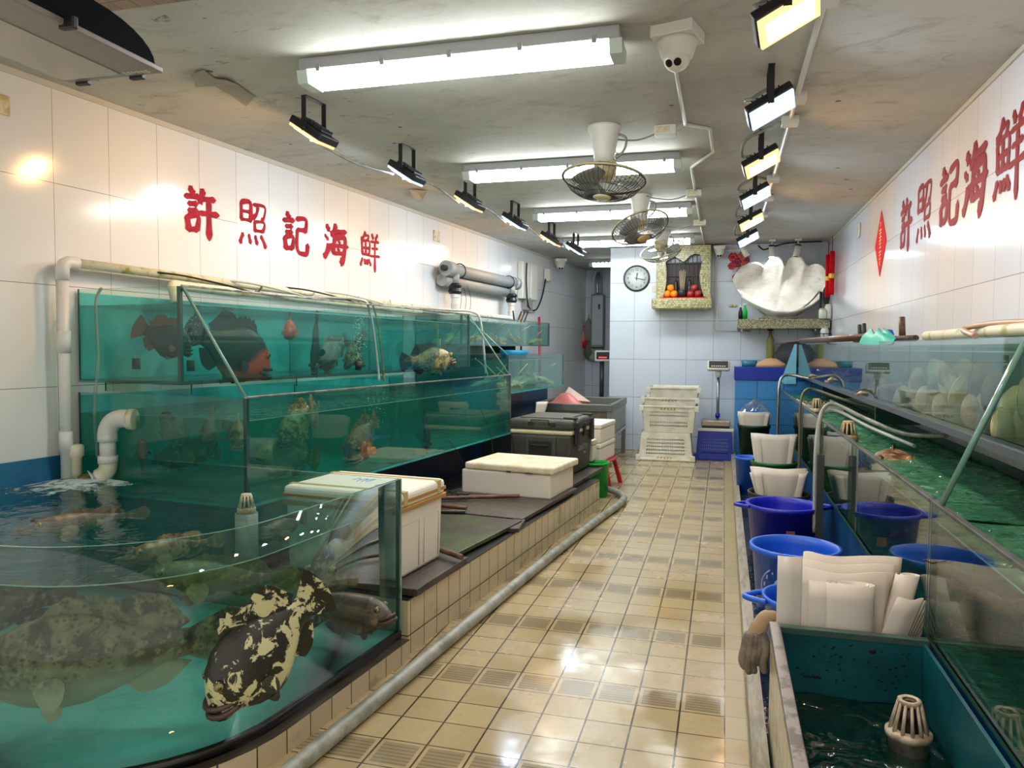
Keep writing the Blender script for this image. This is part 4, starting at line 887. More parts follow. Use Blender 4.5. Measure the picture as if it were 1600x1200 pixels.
# crustaceans in the far tanks
m_lob = P('yellow brown shell', '#ecd083', .45, col2='#b98c50', ns=22); m_lob2 = P('grey crab shell', '#d2ccae', .5, col2='#e2c894', ns=25)
def lobster(p, rz, sc_, m, label, name='lobster', grp=None):
    b = MB(); b.sm = True
    for k in range(7):
        u = k/6; b.ball((.12-.30*u, 0, .03+.015*math.sin(PI*u)-.01*u), (.05-.01*u, .045-.022*u, .04-.018*u), 10, 7)
    for s_ in (-1, 1):
        for k in range(4): b.tube([(.08-.035*k, s_*.03, .03), (.10-.05*k, s_*.09, .06), (.10-.06*k, s_*.15, .0)], [.006, .005, .002], 5)
        b.tube([(.14, s_*.03, .03), (.20, s_*.08, .06), (.27, s_*.05, .07)], [.012, .012, .008], 6); b.ball((.30, s_*.04, .07), (.045, .02, .016), 8, 6)
        b.tube(smooth([(.16, s_*.015, .05), (.24, s_*.10, .16), (.20, s_*.2, .26)], 4), [.004]*9, 4)
    for k in range(-2, 3): b.tube([(-.17, 0, .02), (-.24, k*.03, .02)], [.012, .018], 5)
    o = b.obj(name, m, loc=p); o.scale = (sc_,)*3; o.rotation_euler = (random.uniform(-.3, .3), random.uniform(-.25, .25), rz); return tag(o, label, name, grp)
places = ('nearest the entrance', 'second from the entrance', 'third from the entrance', 'fourth from the entrance', 'fifth from the entrance', 'sixth from the entrance', 'seventh from the entrance', 'at the far end')
for k in range(8):
    s_ = 8.05+.36*k; lobster(Lp(s_, .30+.14*(k % 2), 1.655), PI/2+random.uniform(-.3, .3)+PI*(k % 2), .92, m_lob, 'yellow brown lobster on the floor of the far upper left tank, %s' % places[k], 'lobster', 'lobsters in the far upper tank')
for k in range(6):
    s_ = 8.05+.30*k; lobster(Lp(s_, .70+.22*(k % 2), 1.125), PI/2+random.uniform(-.4, .4)+PI*(k % 2), 1.2, m_lob2, 'spiny grey crab in the far lower left tank, %s' % places[k], 'crab', 'crabs in the far lower tank')
# ------------------------------------------------------------------ pipes of the left tanks
def lp(s, q, z): return Lp(s, q, z)
def tubeobj(name, pts, r, mat, label, cat, group=None, n=10, k=6, sm=True):
    b = MB(); b.tube(smooth(pts, k) if sm else pts, r, n); return tag(b.obj(name, mat), label, cat, group)
t = thing('overflow_pipe', 'white PVC pipe rising beside the upper left tank and running along the wall above it', 'pipe', lp(3.26, .1, .8))
def wchild(b, name, mat, par):
    o = b.obj(name, mat, par); o.matrix_parent_inverse = Matrix.Translation(-par.location); return o
b = MB(); b.tube([lp(3.26, .09, .80), lp(3.26, .09, 2.03)], .032, 14); wchild(b, 'riser', m_pvc, t)
b = MB(); b.tube([lp(3.26, .09, 1.98)]+[lp(3.26+.06*math.sin(a), .09, 2.03+.06-.06*math.cos(a)+.0) for a in ()]+[lp(3.262, .09, 2.05), lp(3.275, .09, 2.075), lp(3.30, .09, 2.088), lp(3.36, .09, 2.09)], .038, 14); wchild(b, 'elbow', m_pvc, t)
b = MB(); b.tube([lp(3.33, .09, 2.09), lp(8.45, .09, 2.03)], .030, 14); wchild(b, 'long_pipe', m_pvcmoss, t)
for z0, z1 in ((1.55, 1.68), (.96, 1.08)): b = MB(); b.tube([lp(3.26, .09, z0), lp(3.26, .09, z1)], .038, 14); wchild(b, 'coupling', m_pvc, t)
t = thing('return_pipe', 'mossy yellow green PVC pipe lying under the long white pipe on the tank top', 'pipe', lp(4.0, .2, 2.0))
b = MB(); b.tube(smooth([lp(3.92, .30, 1.88), lp(3.92, .28, 1.96), lp(3.96, .24, 2.0), lp(4.1, .20, 2.005), lp(4.6, .18, 2.0)], 5), .034, 12); wchild(b, 'elbow', m_pvcmoss, t)
b = MB(); b.tube([lp(4.5, .18, 2.0), lp(7.6, .16, 1.985)], .026, 12); wchild(b, 'long_pipe', m_pvcmoss, t)
t = thing('outlet_pipe', 'white PVC elbow pipe pouring water from the lower tank into the curved front tank', 'pipe', lp(3.38, .31, 1.1))
b = MB(); b.tube(smooth([lp(3.41, .47, 1.155), lp(3.385, .40, 1.16), lp(3.37, .345, 1.14), lp(3.36, .315, 1.09), lp(3.36, .31, 1.03)], 6), .055, 16); wchild(b, 'elbow', m_pvc, t)
b = MB(); b.tube([lp(3.41, .475, 1.155), lp(3.395, .44, 1.157)], .062, 16); wchild(b, 'wall_flange', m_pvcmoss, t)
b = MB(); b.tube([lp(3.36, .31, 1.05), lp(3.36, .31, .90)], .045, 14); wchild(b, 'drop_pipe', m_pvc, t)
for z in (1.04, .91): b = MB(); b.tube([lp(3.36, .31, z-.02), lp(3.36, .31, z+.025)], .056, 16); wchild(b, 'collar', m_pvc, t)
b = MB(); b.tube(smooth([lp(3.36, .31, .90), lp(3.36, .308, .86), lp(3.355, .29, .83), lp(3.34, .265, .805)], 5), [.050]*14+[.053, .053], 14, cap=False); wchild(b, 'spout', m_pvcmoss, t)
b = MB(); b.tube(smooth([lp(3.345, .27, .815), lp(3.33, .255, .80), lp(3.31, .24, .788)], 5), [.04]*8+[.055, .065, .07], 12); tag(b.obj('water_stream', P('white water', '#c9dde2', .2)), 'short white stream of water pouring from the outlet pipe', 'water')
t = thing('floating_drain', 'crusty yellow plastic drain head at the back left of the curved front tank', 'drain', lp(3.3, .12, .80))
b = MB(); b.lathe([(0, -.06), (.03, -.06), (.032, .12), (.045, .13), (.045, .19), (.03, .2), (0, .2)], 14); b.obj('valve', m_pvcmoss, t)
b = MB()
for k in range(14): b.ball((.03+.1*random.random(), .0+.05*random.random(), .0), (.03, .03, .018), 7, 5)
b.obj('crust', P('yellow crust', '#a89b62', .8, col2='#5d5634', ns=30), t)
# strainer caps
def strainer(p, sc_, label, name='drain_strainer', m=None):
    t = thing(name, label, 'strainer', p, 0, 'slotted drain strainers'); m = m or P('yellowed white plastic', '#cfc6a6', .4, col2='#a98d58', ns=16)
    b = MB(); b.lathe([(r*sc_, z*sc_) for r, z in ((0, .0), (.062, .0), (.066, .012), (.066, .035), (.058, .04), (0, .04))], 24); b.obj('base_ring', m, t)
    b = MB()
    for k in range(10):
        a = 2*PI*k/10; c, s_ = math.cos(a), math.sin(a)
        b.tube([(.055*c*sc_, .055*s_*sc_, .035*sc_), (.034*c*sc_, .034*s_*sc_, .125*sc_)], .0065*sc_, 5)
    b.obj('ribs', m, t); b = MB(); b.lathe([(r*sc_, z*sc_) for r, z in ((0, .118), (.036, .118), (.038, .125), (.036, .138), (.014, .138), (.013, .13), (0, .13))], 20); b.obj('cap', m, t)
    b = MB(); b.lathe([(0, .04*sc_), (.03*sc_, .04*sc_), (.02*sc_, .115*sc_), (0, .115*sc_)], 14); b.obj('shade_core', P('painted hollow shade', '#2a1510', .3), t); return t  # solid cone painted dark as the shade inside the ribs
strainer(lp(3.27, 1.415, .70), .75, 'white slotted strainer cap at back of the curved front tank water')
b = MB(); b.cyl((0, 0, -.35), (0, 0, .0), .06, n=18); tag(b.obj('standpipe', P('submerged grey pipe', '#8d9a92', .4), loc=lp(3.27, 1.415, .70)), 'grey standpipe below the strainer in the curved front tank', 'pipe')
# filter with black unions on the wall
t = thing('uv_filter', 'pair of grey wall filter tubes with black unions above the far left tank', 'filter', lp(9.3, .15, 2.5))
for z, q in ((2.53, .18), (2.40, .10)):
    b = MB(); b.tube([lp(8.25, q, z), lp(10.5, q, z)], .075, 18); wchild(b, 'tube', m_grey, t)
for s_ in (8.25, 10.45): b = MB(); b.tube([lp(s_-.06, .18, 2.53), lp(s_+.10, .18, 2.53)], .092, 18); wchild(b, 'end_collar', m_grey, t)
b = MB(); b.tube([lp(8.12, .18, 2.53), lp(8.2, .18, 2.53)], .035, 12); wchild(b, 'black_plug', m_black, t)
for s_ in (8.45, 10.35):
    b = MB(); b.tube([lp(s_, .18, 2.50), lp(s_, .18, 2.36)], .055, 14); wchild(b, 'drop', m_grey, t)
    b = MB(); b.tube([lp(s_, .18, 2.37), lp(s_, .18, 2.34), lp(s_, .18, 2.31), lp(s_, .18, 2.27), lp(s_, .18, 2.24)], [.07, .085, .07, .085, .065], 14, sm=False); wchild(b, 'black_union', m_black, t)
    b = MB(); b.tube([lp(s_, .18, 2.25), lp(s_, .18, 2.2), lp(s_, .18, 2.19), lp(s_, .18, 2.13), lp(s_, .18, 2.12), lp(s_, .18, 2.03)], [.055, .055, .045, .045, .052, .045], 12, sm=False); wchild(b, 'white_riser', m_pvc, t)
    b = MB(); b.tube([lp(s_+.12*(1 if s_ < 9 else -1)+.09*math.cos(a)*.0, .18+.09*math.cos(a), 2.53+.09*math.sin(a)) for a in [2*PI*k/16 for k in range(16)]], .007, 5, closed=True); wchild(b, 'black_strap', m_black, t)
tubeobj('far_pipe', [lp(8.4, .18, 2.03), lp(9.4, .18, 2.02), lp(10.5, .18, 2.01)], .035, m_pvc, 'white PVC pipe along the back of the far upper left tank below the filter', 'pipe')
for k, (s0, q0, q1, r, m, lab) in enumerate(((5.42, .30, .80, .011, m_hoset, 'clear air hose hanging over the front of the upper left tank'), (5.52, .30, .79, .009, P('yellowed hose', '#8d8a5c', .35), 'thin yellowed air hose hanging beside the clear hose on the upper left tank'), (7.72, .55, .80, .013, m_hoset, 'clear air hose hanging at the right end of the upper left tank'))):
    tubeobj('air_hose', [lp(s0-.6, .2, 2.02), lp(s0-.2, q0, 2.0), lp(s0, q1-.06, 1.985), lp(s0+.08, q1, 1.90), lp(s0+.16, q1+.01, 1.6), lp(s0+.20, q1+.02, 1.30)], r, m, lab, 'hose', 'air hoses on the upper left tank', 8)
for k, s0 in enumerate((4.2, 4.9, 5.6, 6.2)): tubeobj('air_hose', [lp(s0-.3, .09, 2.09), lp(s0-.1, .2, 2.075), lp(s0+.2, .35, 2.02), lp(s0+.5, .30, 2.0), lp(s0+.8, .12, 2.08)], .007, m_hoset if k % 2 else m_dark, 'thin looping air line over the mossy pipe, %s from the entrance' % on[k], 'hose', 'thin air lines on the tank pipes', 6)
tubeobj('air_hose', [lp(3.47, .16, 1.95), lp(3.46, .12, 1.85), lp(3.44, .15, 1.5), lp(3.44, .11, 1.2), lp(3.43, .14, .9)], .009, m_hoset, 'grey air hose running down the left edge of the end glass', 'hose', None, 6)
for k in range(4): tubeobj('wire_strand', [lp(8.5+.15*k, .15, 2.04), lp(8.52+.14*k, .17, 2.2), lp(8.46+.1*k, .2, 2.33+.04*(k % 2))], .003, m_dark, 'thin dark wire sticking up behind the far upper left tank, %s from the left' % on[k], 'wire', 'wires behind the far tank', 4)
# ------------------------------------------------------------------ things on the platform
def plank(label, c, L, w, th, rz, m, tilt=(0, 0), name='wooden_board'):
    b = MB(); b.box((-w/2, -L/2, 0), (w/2, L/2, th), .004); b.box((-w/2+.0, -L/2+.03, -.0), (w/2, -L/2+.07, .001))
    o = b.obj(name, m); o.location = c; o.rotation_euler = (tilt[0], tilt[1], -LW+rz); return tag(o, label, 'board', 'wet wooden boards on the platform')
plank('dark wet board under the big taped foam box', lp(3.78, 1.88, .298), .66, .92, .04, .02, m_wood)
plank('mossy green plywood sheet in the middle of the platform', lp(4.68, 1.78, .302), 1.05, .96, .028, -.06, m_moss, (0, math.radians(-.4)))
plank('dark board under the small foam box overlapping the platform edge', lp(5.9, 1.80, .304), 1.30, .98, .03, -.03, m_wood, (math.radians(.5), 0))
plank('wet board under the dark cooler', lp(7.3, 1.72, .300), 1.30, 1.0, .034, .0, m_wood)
plank('narrow bracing board below the mossy plywood edge', lp(5.1, 2.27, .293), .3, .09, .03, .2, m_wood)
def taper_box(b, x0, y0, x1, y1, z0, z1, bev, tp): b.box((x0, y0, z0), (x1, y1, z1), bev, 2, tp)
t = thing('foam_box', 'large white foam box with brown tape round its lid, behind the curved tank', 'foam box', lp(3.785, 1.84, .348), -LW, 'white foam boxes')
b = MB(); b.box((-.36, -.27, -.008), (.36, .27, .375), .02, 2, .97); bx = b.obj('box', m_foam, t)
b = MB(); b.box((-.372, -.285, .375), (.372, .285, .468), .028, 3); ld = b.obj('lid', m_foam, t)
m_tape = P('brown packing tape', '#b08444', .25)
b = MB(); b.box((-.376, -.289, .360), (.376, .289, .384), .004); b.obj('tape', m_tape, t)
b = MB(); b.box((-.3735, -.287, .404), (.3735, .287, .424), .002); b.obj('tape', m_tape, ld)
for y in (-.2, .20): b = MB(); b.box((-.374, y-.022, .39), (.374, y+.022, .4695), .002); b.obj('tape', P('clear brown tape', '#c9b07a', .25), ld)
for k, (x, y) in enumerate(((-.1, .02), (.12, -.1))):
    b = MB()
    for j in range(3): b.tube(smooth([(x+.04*j, y, .4685), (x+.05*j+.02, y+.05, .4685), (x+.03*j+.05, y-.04, .4685)], 3), .003, 4)
    b.obj('pen_mark', P('blue pen', '#7f9fd8', .6), ld)
b = MB()
for y0, y1 in ((-.22, -.02), (.04, .22)):
    b.tube([(.3535, y0, .02), (.357, y0, .28), (.357, y1, .28), (.3535, y1, .02)], .002, 4)
b.obj('panel_line', P('foam seam', '#b9b0a0', .8), bx)
t = thing('foam_box', 'low white foam box with a loose cream lid on the boards before the cooler', 'foam box', lp(6.29, 1.84, .336), -LW-.02, 'white foam boxes')
b = MB(); b.box((-.41, -.31, -.004), (.41, .31, .20), .012); b.obj('box', m_foam, t)
b = MB(); b.box((-.41, -.33, 0), (.41, .33, .062), .018, 3); ld = b.obj('lid', m_foamlid, t); ld.location = (.035, .01, .202); ld.rotation_euler = (0, 0, -.03)
b = MB(); b.box((-.01, -.332, .0), (.03, -.325, .012)); b.box((.16, -.332, .0), (.23, -.325, .006)); b.obj('chip', P('gouged foam', '#4a4438', .8), ld)
# cooler
m_cool = P('dark olive cooler plastic', '#45473e', .5, col2='#34362f', ns=5, bump=.25, bs=160); m_cool2 = P('dark cooler trim', '#1b1c1a', .5)
t = thing('cooler_box', 'large dark olive cooler with a cream seal and black latches on the platform', 'cooler', lp(7.44, 1.78, .336), -LW, None)
b = MB(); b.box((-.32, -.385, 0), (.32, .385, .41), .03, 3, .93); bd = b.obj('body', m_cool, t)
b = MB(); b.box((-.325, -.39, .405), (.325, .39, .452), .02); b.obj('seal', P('cream rubber seal', '#cfcaa4', .5), t)
b = MB(); b.box((-.335, -.40, .448), (.335, .40, .555), .035, 3); b.box((-.25, -.3, .55), (.25, .3, .566), .006); b.box((-.30, -.402, .5), (.30, .402, .515), .002); lid_ = b.obj('lid', m_cool, t)
for x, w_ in ((-.10, .028), (.13, .028)):
    b = MB(); b.box((x-w_, -.412, .49), (x+w_, -.395, .53), .004); b.obj('lid_stop', m_cool2, lid_)
for y in (-.27, .28):
    b = MB(); b.box((.325, y-.05, .30), (.352, y+.05, .53), .008); b.box((.2, y-.03, .55), (.34, y+.03, .575), .008); b.obj('latch', m_cool2, t)
b = MB(); b.box((.325, -.02, .37), (.345, .05, .5), .005); b.obj('lock_plate', m_cool2, t)
b = MB(); b.box((-.16, -.398, .12), (.16, -.37, .39), .01); hd = b.obj('handle_panel', m_cool, t)
b = MB(); b.box((-.12, -.405, .13), (.12, -.396, .345), .004); b.box((-.09, -.42, .29), (.09, -.404, .31), .006); b.obj('handle', m_cool2, hd)
b = MB(); b.tube([(-.09, -.405, .50), (-.09, -.415, .55), (.09, -.415, .55), (.09, -.405, .50)], .006, 6); b.obj('lid_handle', m_cool2, lid_)
text('lettering', 'GNASTER', .075, P('pale print', '#8d8f84', .5), frame((.3225, .0, .25), (0, 1, 0), (0, 0, 1)), bd)
text('lettering', 'PRO', .04, P('pale print', '#8d8f84', .5), frame((.3205, .08, .19), (0, 1, 0), (0, 0, 1)), bd)
# sticks, net
for k, (a, c, r, lab) in enumerate((((694, 778, .36), (812, 775, .36), .016, 'brown wooden handle lying across the boards toward the small foam box'), ((690, 790, .35), (729, 794, .35), .015, 'short brown handle end poking out from behind the big foam box'),
                                    ((690, 799, .345), (727, 800, .345), .015, 'black capped handle end below the short brown handle'), ((664, 850, .38), (722, 871, .375), .016, 'brown handle poking past the platform edge below the big foam box'))):
    p0, p1 = Zp(*a), Zp(*c); d = (p1-p0); b = MB(); b.tube([p0-d*(.8 if k else .1), p0, p1-d*.02, p1], [r*.95, r, r*1.05, r*.9], 10)
    o = b.obj('wooden_stick', m_handle if k != 2 else P('dark handle', '#2f2520', .4)); tag(o, lab, 'handle', 'net handles on the platform')
b = MB()
for k in range(26):
    a = k*.9; p = Zp(700+random.uniform(-18, 28), 772+random.uniform(-4, 5), .36)
    b.tube(smooth([p+V((random.uniform(-.06, .06), random.uniform(-.06, .06), random.uniform(-.01, .02))) for _ in range(4)], 3), .004, 4)
tag(b.obj('fishing_net', P('dark netting', '#20261f', .8)), 'crumpled dark fishing net beside the big foam box', 'net')
for k, pp in enumerate((((6.0, 1.47, .336), (6.0, 1.42, .60), (5.9, 1.34, .80)), ((6.55, 1.50, .336), (6.58, 1.45, .75), (6.5, 1.36, 1.05)))): tubeobj('air_line', [lp(*q_) for q_ in pp], .003, m_dark, ('thin dark wire curling up left of the small foam box', 'thin dark wire rising behind the small foam box')[k], 'wire', 'wires by the small foam box', 4)
# hose along the aisle floor
tubeobj('floor_hose', [lp(1.5, 2.47, .036), lp(2.4, 2.47, .036), lp(3.4, 2.46, .036), lp(4.6, 2.45, .036), lp(5.8, 2.45, .036), lp(6.8, 2.47, .036), lp(7.4, 2.49, .036), lp(7.75, 2.46, .038), lp(7.95, 2.36, .045), lp(8.05, 2.22, .06)], .035, m_hose, 'thick grey drain hose lying along the tiled platform on the aisle floor', 'hose', None, 12)
# green bucket, stool, foam stack behind the cooler
def bucket(label, p, r, h, m, ears=0, rot=0., group=None, name='bucket', tp=.78, grp=None):
    t = thing(name, label, 'bucket', p, rot, grp)
    b = MB(); b.lathe([(0, .004), (r*tp, .004), (r*tp, 0.0), (r*tp+.004, 0), (r*.97, h*.93), (r*1.03, h*.93), (r*1.04, h), (r*.96, h), (r*.93, h*.9), (r*tp-.006, .012), (0, .012)], 36); b.obj('body', m, t)
    for s_ in ((-1, 1) if ears else ()):
        b = MB(); b.tube(smooth([(s_*r*1.0, .075, h*.965), (s_*(r+.035), .055, h*.965), (s_*(r+.085), 0, h*.965), (s_*(r+.035), -.055, h*.965), (s_*r*1.0, -.075, h*.965)], 5), .014, 8); b.obj('handle', m, t)
    return t
p = lp(7.75, 2.17, 0); bucket('bright green plastic bucket upside down behind the platform end', lp(7.93, 2.10, .0), .15, .37, m_greenl, tp=.9)
t = thing('plastic_stool', 'red plastic stool under the foam boxes behind the cooler', 'stool', lp(8.55, 1.98, 0), -LW)
b = MB(); b.box((-.17, -.24, .29), (.17, .24, .32), .01); b.obj('seat', m_red, t)
for x in (-1, 1):
    for y in (-1, 1): b = MB(); b.tube([(x*.20, y*.26, 0), (x*.13, y*.2, .30)], [.032, .028], 4, sm=False); b.obj('leg', m_red, t)
for nm, c, sx, sy, h, lab in (('foam_box', lp(8.46, 1.92, .322), .19, .33, .215, 'white foam box at the bottom of the stack behind the cooler'), ('foam_box', lp(8.46, 1.92, .539), .19, .33, .215, 'white foam box topmost of the stack behind the cooler')):
    t = thing(nm, lab, 'foam box', c, -LW, 'white foam boxes'); b = MB(); b.box((-sx, -sy, 0), (sx, sy, h*.75), .015); b.obj('box', m_foam, t); b = MB(); b.box((-sx-.006, -sy-.006, h*.75), (sx+.006, sy+.006, h), .015); b.obj('lid', m_foam, t)
t = thing('foam_box', 'small foam box with cream lid between the cooler and the foam stack', 'foam box', lp(7.99, 1.86, .372), -LW, 'white foam boxes'); b = MB(); b.box((-.22, -.08, 0), (.22, .08, .17), .012); b.obj('box', m_foam, t); b = MB(); b.box((-.225, -.085, .17), (.225, .085, .23), .014); b.obj('lid', m_foamlid, t)
# ------------------------------------------------------------------ passage and cluttered corner at the far left
t = thing('wall_box', 'pair of white electrical boxes with black cables on the left wall beyond the filter', 'electrical box', lp(11.35, .0, 2.3), -LW)
for y in (-.30, .08): b = MB(); b.box((.004, y, .05), (.10, y+.30, .62), .015); b.obj('case', m_white, t)
b = MB(); b.box((.004, -.1, -.12), (.09, .18, .08), .01); b.obj('lower_case', m_grey, t)
b = MB(); b.tube(smooth([(.12, -.2, .60), (.13, -.24, .3), (.12, -.15, .0), (.08, .1, -.1), (.06, .45, -.08), (.05, .75, .15), (.04, .95, .45)], 5), .012, 6); b.obj('cable', m_dark, t)
tag(MB().box((-.05, -.05, 0), (.05, .05, .2), .005).obj('socket_box', m_white, loc=lp(12.35, .06, 2.72), rz=-LW), 'small white socket on the left wall where the black cable ends', 'socket box')
t = thing('mop', 'red mop pole leaning on the left wall past the far tank', 'mop', lp(11.5, .25, .9), -LW)
b = MB(); b.tube([(0, 0, -.85), (-.06, .05, 1.18)], .022, 8); b.obj('pole', m_red, t)
b = MB(); b.ball((0, 0, -.82), (.1, .1, .06), 10, 6); b.obj('head', m_hose, t)
t = thing('broom', 'pale wooden broom handle standing behind the far upper left tank', 'broom', lp(10.75, .2, .9), -LW)
b = MB(); b.tube([(0, 0, -.88), (-.02, 0, 1.20)], .018, 8); b.obj('pole', P('pale wood', '#b98d5c', .5), t); b = MB(); b.box((-.12, -.03, -.9), (.12, .03, -.8), .01); b.obj('head', m_hose, t)
for k in range(4): tubeobj('black_clip', [lp(9.9+.13*k, .4, 1.96), lp(9.95+.13*k+(.1 if k else -.1), .4, 2.10)], .012, m_black, 'black rod tip standing on the far upper left tank rim, %s from the left' % on[k], 'rod', 'black rods on the far tank', 5, sm=False)
t = thing('switch_cabinet', 'grey electrical switch cabinet with conduits at the end of the passage', 'electrical cabinet', (-2.42, 15.28, 2.2))
b = MB(); b.box((-.12, -.30, -.6), (.12, -.01, .45), .008); b.obj('cabinet', P('cabinet grey', '#777d7f', .5), t)
b = MB(); b.box((-.10, -.315, -.55), (.11, -.30, .42), .004); dr = b.obj('door', P('pale cabinet door', '#a9b0b2', .45), t); b = MB(); b.box((.02, -.325, .15), (.06, -.314, .25), .003); b.obj('meter', m_black, dr)
for k in range(3): b = MB(); b.tube(smooth([(-.10+.07*k, -.1, .45), (-.12+.08*k, -.1, .7), (-.08+.05*k, -.06, .9)], 4), .025, 8); b.obj('conduit', (m_white, m_steel, m_grey)[k], t)
b = MB(); b.box((-.16, -.2, -.85), (.1, -.01, -.62), .008); b.obj('lower_box', m_grey, t)
t = thing('hanging_bags', 'red and grey bags hanging on hooks at the passage end', 'bag', (-2.72, 15.2, 1.95))
for k, (x, z, m) in enumerate(((-.02, -.12, m_red), (.10, .02, P('grey cloth', '#7d7f78', .8)), (.14, -.35, P('dull green cloth', '#5d6358', .8)))):
    b = MB(); b.lathe([(0, -.25), (.09, -.22), (.12, -.1), (.08, .08), (.025, .2), (0, .22)], 14, sy=.5); b.obj('bag', m, t, loc=(x, -.07, z))
    b = MB(); b.cyl((x, -.02, z+.3), (x, -.07, z+.18), .006, n=5); b.obj('hook', m_steel, t)
t = thing('platform_scale', 'digital scale with lit red display standing in the side passage', 'scale', (-1.96, 12.9, .0))
b = MB(); b.box((-.25, -.2, .62), (.2, .2, .72), .01); b.obj('platform', m_steel, t); b = MB(); b.box((-.22, -.18, 0), (.18, .18, .62), .01); b.obj('stand', m_grey, t)
b = MB(); b.cyl((-.05, .1, .7), (-.05, .1, 1.36), .04, n=12); b.obj('column', P('dark steel column', '#3d434a', .4, .4), t)
b = MB(); b.box((-.16, .0, 1.36), (.12, .1, 1.55), .02); hd = b.obj('head', m_white, t); b = MB(); b.box((-.13, -.006, 1.40), (.09, .002, 1.52), .003); b.obj('display', m_black, hd)
b = MB(); b.box((-.09, -.009, 1.42), (.05, -.005, 1.44)); b.obj('red_digits', E('red digits', (1, .1, .1), 1.2), hd)
t = thing('work_cart', 'steel tank cart with glass sides in front of the passage', 'cart', (-1.95, 10.7, 0))
for x in (-.5, .5):
    for y in (-.6, .9): b = MB(); b.box((x-.03, y-.03, 0), (x+.03, y+.03, .84)); b.obj('leg', m_steel, t)
b = MB(); b.box((-.54, -.64, .38), (.54, .94, .42), .01); b.obj('shelf', m_steel, t)
b = MB(); b.box((-.54, -.64, .74), (.54, -.58, .84), .01); b.box((-.54, .88, .74), (.54, .94, .84), .01); b.box((-.54, -.58, .74), (-.48, .88, .84), .01); b.box((.48, -.58, .74), (.54, .88, .84), .01); b.box((-.5, -.6, .72), (.5, .9, .745)); b.obj('tray', P('dull steel tray', '#6f7570', .4, .6), t)
b = MB(); b.box((.5, -.55, .43), (.53, .86, .74)); b.box((-.48, -.62, .43), (.48, -.6, .74)); b.obj('side_panel', P('rusty glass panel', '#5b5a50', .3, col2='#8a6f52', ns=5), t)
t = thing('plastic_bag', 'crumpled red and white plastic bag on the steel cart', 'bag', (-2.1, 10.4, .75))
b = MB(); b.grid(lambda u, v: ((u-.5)*.62, (v-.5)*.4, .16*math.sin(PI*u)*math.sin(PI*v)+.03*math.sin(9*u+7*v)+.03), 12, 9); b.obj('red_part', P('translucent red film', '#c9706a', .4), t)
b = MB(); pts = [b.v(p) for p in ((-.08, .05, .12), (.34, .0, .10), (.02, .08, .30), (.3, .2, .08))]; b.f([pts[0], pts[1], pts[2]]); b.f([pts[1], pts[3], pts[2]]); b.f([pts[0], pts[2], pts[3]]); b.f([pts[0], pts[3], pts[1]]); b.obj('white_part', m_bag, t)
t = thing('bag_roll', 'white curved plastic sheet standing behind the cooler by the crab tank', 'bag', lp(7.9, 1.40, .70), -LW)
b = MB(); b.grid(lambda u, v: (.03+.10*u*u*(.3+.7*v)+.03*v, .1*(u-.5), .30*v), 8, 8, th=(-.006, 0, 0)); b.obj('sheet', m_bag, t)
b = MB(); b.box((.02, -1.9, 0), (.6, 1.0, 1.08)); tag(b.obj('tank_plinth', m_navy, M=LM(9.78, .0, 0)), 'navy painted stand under the far left tanks', 'plinth')
b = MB(); b.box((.62, -.2, 0), (1.2, .9, .66)); tag(b.obj('utility_stand', P('dark wet stand', '#2b2f33', .5), M=LM(7.95, .0, 0)), 'dark low stand behind the cooler below the far crab tank', 'stand')
t = thing('white_coat', 'pale coat hanging just inside the passage', 'coat', (-1.79, 13.1, 1.95))
b = MB(); b.lathe([(0, .3), (.03, .29), (.10, .2), (.14, -.1), (.17, -.5), (.0, -.5)], 16, sx=.35); b.obj('cloth', P('pale cloth', '#b5bcc2', .8), t)
